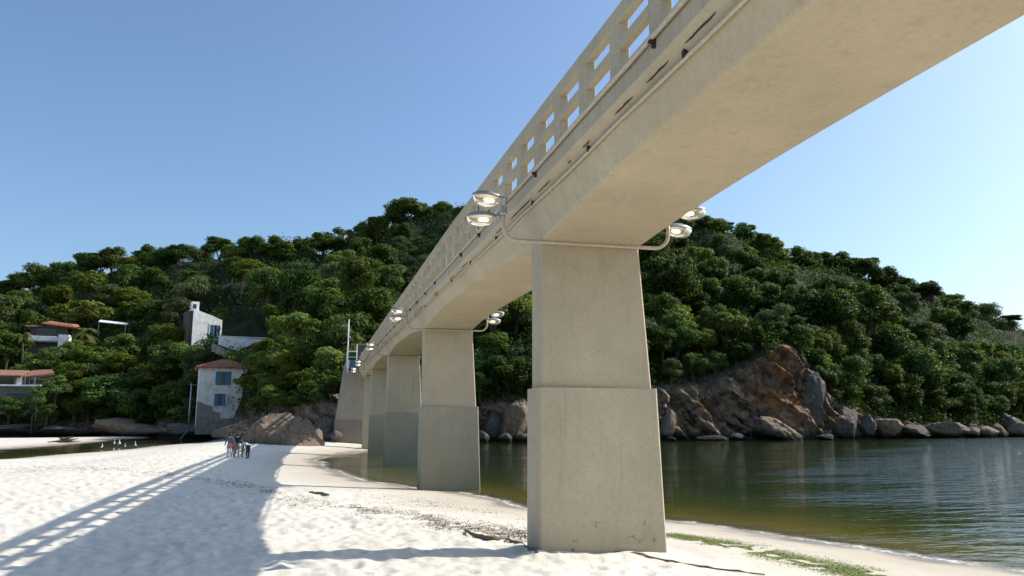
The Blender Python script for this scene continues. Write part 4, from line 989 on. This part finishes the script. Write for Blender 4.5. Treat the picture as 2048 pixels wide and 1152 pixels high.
def ruined_house():
    F = 134; s = F / FPX; p = atF(384, 672, F)
    t = thing('ruined_house', 'small roofless whitewashed house with a square chimney high on the slope', 'house', tuple(p), R_(24))
    W = (438 - 384) * 1.07 * s; H = (672 - 620) * s
    f = [(0, 0), (W * .42, 0), (W * .42, -1), (W, -1)]
    # front wall with a falling top edge
    v = [(0, 0, -1.6), (W, 0, -1.6), (W, 0, H * .70), (W * .62, 0, H * .86), (W * .3, 0, H * .96), (0, 0, H * 1.08)]
    m = MB().add(v + [(a, 3.2, c) for a, b, c in v], [tuple(range(6)), tuple(range(11, 5, -1))] + [((i + 1) % 6, i, 6 + i, 6 + (i + 1) % 6) for i in range(6)])
    part('wall', m, M['ruin_wall'], t)
    part('side_wall', MB().box(-.75, -.02, .25, 3.4, -2.2, H * .98), M['brown_wall'], t)
    c = part('chimney', MB().box(-.25, .95, .3, 1.4, H * .95, H * 1.36), M['ruin_wall'], t); part('opening', MB().box(-.08, .5, .27, .302, H * 1.06, H * 1.26), M['window'], c)
    x0 = W * .58; x1 = W * .93
    d = part('door', MB().box(x0 - .12, x0, -.1, .02, -1.0, H * .48).box(x1, x1 + .12, -.1, .02, -1.0, H * .48).box(x0 - .12, x1 + .12, -.1, .02, H * .48, H * .54), M['ruin_wall'], t)
    part('pane', MB().box(x0, x1, -.03, -.012, -1.0, H * .48), M['window'], d)
    for q in (0, .27, .66): part('leaf', MB().box(x0 + (x1 - x0) * q + .02, x0 + (x1 - x0) * (q + .2), -.07, -.032, -.95, H * .47), M['blue'], d)
    # retaining wall stepping down to the right
    F = 124; s = F / FPX; p = atF(438, 673, F)
    t = thing('retaining_wall', 'low whitewashed retaining wall with a slanting foot right of the ruined house', 'wall', tuple(p), R_(12))
    W = 92 * s
    v = [(0, 0, -16 * s), (W * .64, 0, -38 * s), (W * .80, 0, -36 * s), (W * 1.0, 0, -26 * s), (W * 1.02, 0, -2 * s), (0, 0, 0)]
    part('wall', MB().add(v + [(a, .5, c) for a, b, c in v], [tuple(range(6)), tuple(range(11, 5, -1))] + [((i + 1) % 6, i, 6 + i, 6 + (i + 1) % 6) for i in range(6)]), M['ruin_wall'], t)
    part('coping', MB().box(-.05, W * 1.03, -.06, .56, .003, .14), M['ruin_wall'], t)
    # stair descending in front of it
    p = atF(428, 690, 123.); t = thing('hillside_stairs', 'dark stone stairway slanting down below the whitewashed wall', 'stairs', tuple(p), R_(-6))
    for i in range(14): part('step', MB().box(i * .62, i * .62 + .66, -1.4, .3, -1.2 - i * .29, .0 - i * .29), M['stone'], t)
    part('railing', MB().tube([(.3, -1.4, .9), (8.4, -1.4, -2.9)], .03, 6).tube([(.3, -1.4, 0), (.3, -1.4, .9)], .03, 6).tube([(4.3, -1.4, -1.9), (4.3, -1.4, -1.0)], .03, 6).tube([(8.4, -1.4, -4), (8.4, -1.4, -2.9)], .03, 6), M['steel'], t)
ruined_house()
def upper_house():
    F = 148; s = F / FPX; p = atF(58, 690, F)
    t = thing('hillside_house', 'upper hillside house with a sagging red tiled roof and a white balcony', 'house', tuple(p), R_(6))
    W = 66 * s
    part('wall', MB().box(0, W, 0, 5, -2, 42 * s), M['brown_wall'], t)
    part('balcony', MB().box(-.1, W * .78, -1.0, -.02, 9 * s, 18 * s, .04), M['ruin_wall'], t)
    part('balcony_slab', MB().box(-.3, W * .9, -1.1, -.0, 6 * s, 8.6 * s), M['stone'], t)
    part('side_wall', MB().box(W * .8, W * 1.08, -1.15, 1.5, -1, 22 * s), M['ruin_wall'], t)
    win(t, 1.2, 4.2, 22 * s, 32 * s, 0, False, 'stone')
    z = 42 * s
    r = part('roof', MB().hexa([(W * .30, -1, z), (W * 1.28, -1, z - .7), (W * 1.28, 4.5, z - .3), (W * .30, 4.5, z + .3)], [(W * .36, -.6, z + .5), (W * 1.1, -.6, z + .2), (W * 1.15, 4, z + .75), (W * .36, 4, z + 1.0)]), M['tile'], t)
    roof_tiles(r, [(W * .30, -1, z + .12), (W * 1.28, -1, z - .52), (W * 1.15, 4, z + .8), (W * .36, 4, z + 1.05)], M['tile'], 24, 8)
    part('lower_roof', MB().hexa([(-.9, -.8, z - .5), (W * .32, -.8, z - .5), (W * .32, 3.5, z - .3), (-.9, 3.5, z - .3)], [(-.7, -.6, z - .3), (W * .3, -.6, z - .3), (W * .3, 3.3, z), (-.7, 3.3, z)]), M['tile_old'], t)
    p = atF(196, 652, 145); s = 145 / FPX
    t = thing('awning', 'white sloping awning on thin posts right of the tall palm', 'awning', tuple(p), R_(4))
    part('canopy', MB().hexa([(0, 0, 8 * s), (4.9, 0, 4.0 * s), (4.9, 1.6, 9 * s), (0, 1.6, 14 * s)], [(0, 0, 8 * s + .08), (4.9, 0, 4 * s + .08), (4.9, 1.6, 9 * s + .08), (0, 1.6, 14 * s + .08)]), M['white_paint'], t)
    for a, h in ((.1, 8), (4.7, 4)): part('post', MB().tube([(a, .1, -2), (a, .1, h * s)], .05, 6), M['steel'], t)
upper_house()
def lower_house():
    F = 126; s = F / FPX; p = atF(-30, 803, F)
    t = thing('beach_house', 'low dim house with a wavy old tiled roof at the left edge of the picture', 'house', tuple(p), R_(3))
    W = 92 * s
    part('wall', MB().box(0, W, 0, 5, -2, 30 * s), M['dim_wall'], t)
    part('upper_wall', MB().box(0, W * 1.25, 1.2, 5, 30 * s, 50 * s), M['dim_wall'], t)
    part('terrace_slab', MB().box(-.4, W * 1.04, -.6, 1.2, 30.5 * s, 34 * s), M['ruin_wall'], t)
    part('white_pier', MB().box(52 * s, 60 * s, -.3, 1.4, 34 * s, 48 * s), M['ruin_wall'], t)
    win(t, 36 * s, 70 * s, 6 * s, 18 * s, 0, False, 'stone'); win(t, 70 * s, 98 * s, 36 * s, 46 * s, 1.2, False, 'ruin_wall')
    for q in range(3): part('balcony_post', MB().box(4 + q * 1.4, 4.12 + q * 1.4, -.5, -.38, 34 * s, 50 * s), M['stone'], t)
    z = 50 * s
    r = part('roof', MB().hexa([(-.8, -.9, z - .2), (62 * s, -.9, z - .2), (62 * s, 4.5, z), (-.8, 4.5, z)], [(-.6, -.6, z + .1), (60 * s, -.6, z + .1), (60 * s, 4.2, z + 1.1), (-.6, 4.2, z + 1.1)]), M['tile_old'], t)
    roof_tiles(r, [(-.8, -.9, z + .02), (62 * s, -.9, z + .02), (60 * s, 4.2, z + 1.15), (-.6, 4.2, z + 1.15)], M['tile_old'], 22, 8)
    r = part('roof', MB().hexa([(62 * s, -.2, z - .3), (140 * s, .2, z + .3), (140 * s, 4.5, z + .5), (62 * s, 4.5, z)], [(63 * s, .1, z + .1), (132 * s, .4, z + 1.0), (132 * s, 4.2, z + 1.35), (63 * s, 4.2, z + 1.1)]), M['tile_old'], t)
    roof_tiles(r, [(62 * s, -.2, z - .1), (140 * s, .2, z + .55), (132 * s, 4.2, z + 1.4), (63 * s, 4.2, z + 1.15)], M['tile_old'], 20, 8)
lower_house()

# ================================================================== SMALL THINGS ON THE BEACH
def on_sand(px, py):
    z = .3
    for _ in range(6):
        p = atZ(px, py, z); z = float(sand_z(p[0:1], p[1:2])[0])
    return np.array([p[0], p[1], z])
def stick(pts, r, label, name='driftwood', mat='wood', cat='driftwood'):
    W_ = [on_sand(*q) for q in pts]; o = W_[0]; m = MB()
    P = []
    for a, b in zip(W_[:-1], W_[1:]):
        for j in range(4): P.append(a + (b - a) * j / 4 - o + [0, 0, r * .6 + .01 * math.sin(j * 2)])
    P.append(W_[-1] - o + [0, 0, r * .5]); n_ = len(P)
    m.tube(P, [r * (.5 + .6 * math.sin(PI * (i + .6) / (n_ + .2))) for i in range(n_)], 7)
    return solo(name, m.mesh(name, M[mat], True), label, cat, tuple(o))
stick([(930, 1067), (955, 1074), (985, 1082), (1010, 1084)], .035, 'dark bent branch lying on the sand left of the near pier')
stick([(1012, 1082), (1035, 1090), (1062, 1100), (1075, 1103)], .03, 'thin crooked branch lying against the foot of the near pier')
stick([(1225, 1102), (1270, 1112), (1330, 1122), (1400, 1134), (1460, 1142), (1530, 1150)], .014, 'long thin dark rope running over the sand in front of the near pier', 'rope', 'debris', 'rope')
stick([(618, 987), (640, 988), (658, 991)], .035, 'short dark stick lying alone on the bare sand left of the second pier')
t0 = on_sand(130, 888)
m = MB(); rr = random.Random(5)
for i in range(6):
    a = rr.uniform(-.5, .5); L = rr.uniform(.5, 1.3); c = (rr.uniform(-.5, .5), rr.uniform(-.2, .2), .12 + .08 * i)
    m.tube([(c[0] - L * math.cos(a), c[1], c[2] - L * math.sin(a) * .4), c, (c[0] + L * math.cos(a), c[1] + .1, c[2] + L * math.sin(a) * .4)], [.04, .11, .03], 6)
solo('driftwood_log', m.mesh('driftwood_log', M['wood'], True), 'dark tangled driftwood log on the sand bar beyond the channel', 'driftwood', tuple(t0))
def scatter_flakes(name, mat, label, cat, pts, wid, n, size, seed):
    """thin curled flakes strewn along a picture line on the sand"""
    rg = np.random.default_rng(seed); P = np.array(pts, float); u = rg.uniform(0, len(P) - 1, n); i = np.minimum(u.astype(int), len(P) - 2); f = (u - i)[:, None]
    c = P[i] * (1 - f) + P[i + 1] * f; w_ = np.array(wid, float); ww = w_[i] * (1 - f[:, 0]) + w_[i + 1] * f[:, 0]
    c = c + np.stack([rg.normal(size=n) * 9, rg.normal(size=n) * ww], 1)
    z = np.full(n, .3)
    for _ in range(5):
        p = atZ(c[:, 0], c[:, 1], 0.) * 0 + (np.array([0, 0, EYE]) + ray(c[:, 0], c[:, 1]) * ((z - EYE) / ray(c[:, 0], c[:, 1])[:, 2])[:, None]); z = sand_z(p[:, 0], p[:, 1])
    dens = vnoise(np.stack([p[:, 0] * 1.6, p[:, 1] * 1.6, z * 0], 1), seed) + .5 * vnoise(np.stack([p[:, 0] * 6, p[:, 1] * 6, z * 0], 1), seed + 2) > (-.55 if mat == 'weed' else -.15)
    p = p[dens]; z = z[dens]; n = len(z)
    C = np.stack([p[:, 0], p[:, 1], z + rg.uniform(.003, .010, n)], 1)
    V, F = leaf_quads(C, rg.normal(size=(n, 3)) * .25 + [0, 0, 1], rg.uniform(.5, 1.5, n) * size, 2.2, rg)
    solo(name, mesh_np(name, V, F, M[mat]), label, cat, kind='stuff')
scatter_flakes('green_seaweed', 'weed', 'strip of bright green seaweed washed up along the water at lower right', 'seaweed', [(1340, 1070), (1400, 1080), (1470, 1092), (1540, 1107), (1620, 1126), (1700, 1143), (1780, 1160)], [2, 3, 5, 6, 6, 7, 7], 30000, .012, 3)
scatter_flakes('seaweed_litter', 'debris', 'thin brown seaweed litter strewn over the sand between the first and second pier', 'seaweed', [(560, 1000), (700, 1012), (760, 1028), (850, 1035), (900, 1052), (980, 1062), (1060, 1072)], [7, 6, 9, 9, 10, 9, 6], 9000, .016, 5)
scatter_flakes('beach_litter', 'debris', 'thin line of brown litter on the dry sand at left near the channel', 'seaweed', [(-40, 945), (60, 940), (150, 936), (260, 940), (380, 956), (480, 968), (560, 990)], [3, 3, 3, 2, 4, 5, 6], 6000, .02, 6)
scatter_flakes('tide_litter', 'debris', 'scattered brown flecks near the waterline between the first and second pier', 'seaweed', [(700, 985), (820, 1002), (900, 1012), (1060, 1042)], [6, 5, 6, 6], 1500, .016, 8)

# birds at the channel
for i, (px, py, s) in enumerate([(228, 892, 1), (238, 893, 1.1), (204, 898, .8), (250, 896, .7), (270, 895, .9)]):
    c = atZ(px, py, .0); t = thing('egret', ['white egret, left one of the upright pair in the channel', 'white egret, right one of the upright pair in the channel', 'white egret hunched at the near bank of the channel', 'small white egret right of the upright pair', 'white egret farthest right in the channel'][i], 'bird', (c[0], c[1], 0), .4 + i)
    t['group'] = 'white egrets in the channel'
    b = MB(); b.lathe([(.005, -.02), (.07, .03), (.095, .1), (.075, .18), (.03, .24), (.022, .34), (.028, .40), (.012, .43)], 10, (0, 0, .16), s, s * 1.2); b.tube([(.02, 0, .575), (.11, 0, .56)], [.014, .003], 5); b.tube([(0, .06, .2), (0, .2, .15)], [.05, .01], 6)
    o = part('body', b, M['white_paint'], t, True); o.scale = (s, s, s)
    for q in (-.025, .025): part('leg', MB().tube([(q, 0, -.1), (q, 0, .2)], .006, 4), M['dark'], t)

# ------------------------------------------------------------------ people
def cloth(name, col, rough=.85): return simple(name, col, rough, sc=30, var=.2, bump=.1)
SK = simple('skin', (.42, .24, .16), .5, sc=20, var=.08); HAIR = simple('dark_hair', (.015, .011, .009), .5, sc=40)
def person(px, py, H, facing, pose, label, top, bottom, lower, zone):
    """pose: dict of joint offsets in units of height, x = right, y = forward, z = up"""
    g = on_sand(px, py); t = thing('person', label, 'person', tuple(g), facing)
    J = dict(pelvis=(0, 0, .52), waist=(0, 0, .60), chest=(0, 0, .73), neck=(0, 0, .83), head=(0, .01, .90), crown=(0, .01, .975),
             hl=(-.05, 0, .5), kl=(-.055, .01, .28), al=(-.055, 0, .045), tl=(-.06, .08, .02), hr=(.05, 0, .5), kr=(.055, .01, .28), ar=(.055, 0, .045), tr=(.06, .08, .02),
             sl=(-.11, 0, .80), el=(-.15, 0, .64), wl=(-.15, .04, .50), fl=(-.15, .06, .44), sr=(.11, 0, .80), er=(.15, 0, .64), wr=(.15, .04, .50), fr=(.15, .06, .44))
    J.update(pose)
    rad = dict(pelvis=.075, waist=.062, chest=.075, neck=.03, head=.055, crown=.035, hl=.055, kl=.036, al=.024, tl=.018, hr=.055, kr=.036, ar=.024, tr=.018,
               sl=.036, el=.026, wl=.018, fl=.016, sr=.036, er=.026, wr=.018, fr=.016)
    E = [('pelvis', 'waist'), ('waist', 'chest'), ('chest', 'neck'), ('neck', 'head'), ('head', 'crown'), ('pelvis', 'hl'), ('hl', 'kl'), ('kl', 'al'), ('al', 'tl'), ('pelvis', 'hr'), ('hr', 'kr'), ('kr', 'ar'), ('ar', 'tr'),
         ('chest', 'sl'), ('sl', 'el'), ('el', 'wl'), ('wl', 'fl'), ('chest', 'sr'), ('sr', 'er'), ('er', 'wr'), ('wr', 'fr')]
    ks = list(J); me = bpy.data.meshes.new('body'); me.from_pydata([tuple(H * c for c in J[k_]) for k_ in ks], [(ks.index(a), ks.index(b)) for a, b in E], [])
    o = bpy.data.objects.new('body', me); link(o); md = o.modifiers.new('s', 'SKIN'); o.modifiers.new('u', 'SUBSURF').levels = 2
    for i, k_ in enumerate(ks): me.skin_vertices[0].data[i].radius = (rad[k_] * H * 1.2, rad[k_] * H * 1.2 * (.8 if k_ in ('chest', 'waist', 'pelvis') else 1))
    me.skin_vertices[0].data[ks.index('pelvis')].use_root = True
    dg = bpy.context.evaluated_depsgraph_get(); ev = o.evaluated_get(dg); nm = bpy.data.meshes.new_from_object(ev); o.modifiers.clear(); o.data = nm; o.parent = t
    nm.materials.clear()
    for mt in (SK, top, bottom, lower): nm.materials.append(mt)
    P = np.array([J[k_] for k_ in ks]) * H; reg = {}
    for k_ in ks:
        reg[k_] = 0 if k_ in ('neck', 'head', 'crown', 'wl', 'fl', 'wr', 'fr') else (1 if k_ in ('waist', 'chest', 'sl', 'sr', 'el', 'er') else (2 if k_ in ('pelvis', 'hl', 'hr') else 3))
        if k_ in ('el', 'er') and zone == 'short': reg[k_] = 0
    segs = [(P[ks.index(a)], P[ks.index(b)], reg[a], reg[b]) for a, b in E]
    for f in nm.polygons:
        c = np.array(f.center); best = None
        for a, b, ra, rb in segs:
            e = b - a; u = float(np.clip((c - a) @ e / (e @ e), 0, 1)); d = np.linalg.norm(c - a - e * u)
            if best is None or d < best[0]: best = (d, ra if u < .55 else rb)
        f.material_index = best[1]; f.use_smooth = True
    hc = np.array(J['head']) * H; cc = np.array(J['crown']) * H; up = (cc - hc) / np.linalg.norm(cc - hc)
    h = MB().lathe([(.02, -.06), (.055, -.05), (.066, 0), (.062, .045), (.04, .075), (.005, .087)], 14); hv = np.array(h.v) * H; hv[:, 1] -= .012 * H
    q = Vector((0, 0, 1)).rotation_difference(Vector(up)).to_matrix(); h.v = [tuple(q @ Vector(v) + Vector(hc)) for v in hv]
    part('hair', h, HAIR, t, True)
    return t
bend = dict(waist=(0, .07, .58), chest=(0, .20, .64), neck=(0, .29, .66), head=(0, .36, .67), crown=(0, .43, .67), sl=(-.11, .22, .66), sr=(.11, .22, .66), el=(-.13, .26, .48), er=(.13, .26, .48), wl=(-.10, .30, .33), wr=(.10, .30, .33), fl=(-.08, .32, .27), fr=(.08, .32, .27), kl=(-.07, .05, .28), kr=(.07, .05, .28))
c_grey = cloth('slate_jacket', (.10, .13, .16)); c_pink = cloth('pink_skirt', (.42, .27, .24)); c_white = cloth('white_leggings', (.62, .60, .60)); c_org = cloth('orange_dress', (.50, .10, .035))
c_navy = cloth('navy_vest', (.02, .022, .04)); c_gr = cloth('grey_trousers', (.20, .21, .21)); c_blk = cloth('black_shirt', (.015, .015, .017)); c_dk = cloth('dark_trousers', (.03, .03, .04)); c_lb = cloth('pale_shirt', (.50, .49, .50))
person(457.5, 914.5, 1.38, R_(-8), dict(wl=(-.17, .0, .52), fl=(-.19, .02, .47)), 'person at the left of the group in a slate jacket, pink shorts and white leggings', c_grey, c_pink, c_white, 'long')
person(465, 913.5, 1.22, R_(-20), {}, 'person in an orange dress standing between the two tallest of the group', c_org, c_org, SK, 'short')
person(473, 915, 1.38, R_(-12), dict(er=(.17, .02, .64), wr=(.16, .08, .52), kr=(.07, .02, .28), kl=(-.03, -.02, .28), al=(-.06, -.05, .045)), 'person in a dark vest and grey trousers standing second from left with hands forward', c_navy, c_gr, c_gr, 'short')
person(483, 914.5, 1.30, R_(-75), bend, 'person in black bending forward over the sand in the middle of the group', c_blk, c_blk, c_gr, 'short')
person(496, 917.5, 1.28, R_(55), bend, 'person in a pale shirt and dark trousers crouching at the right end of the group', c_lb, c_dk, c_dk, 'long')
print('done', len(bpy.data.objects))
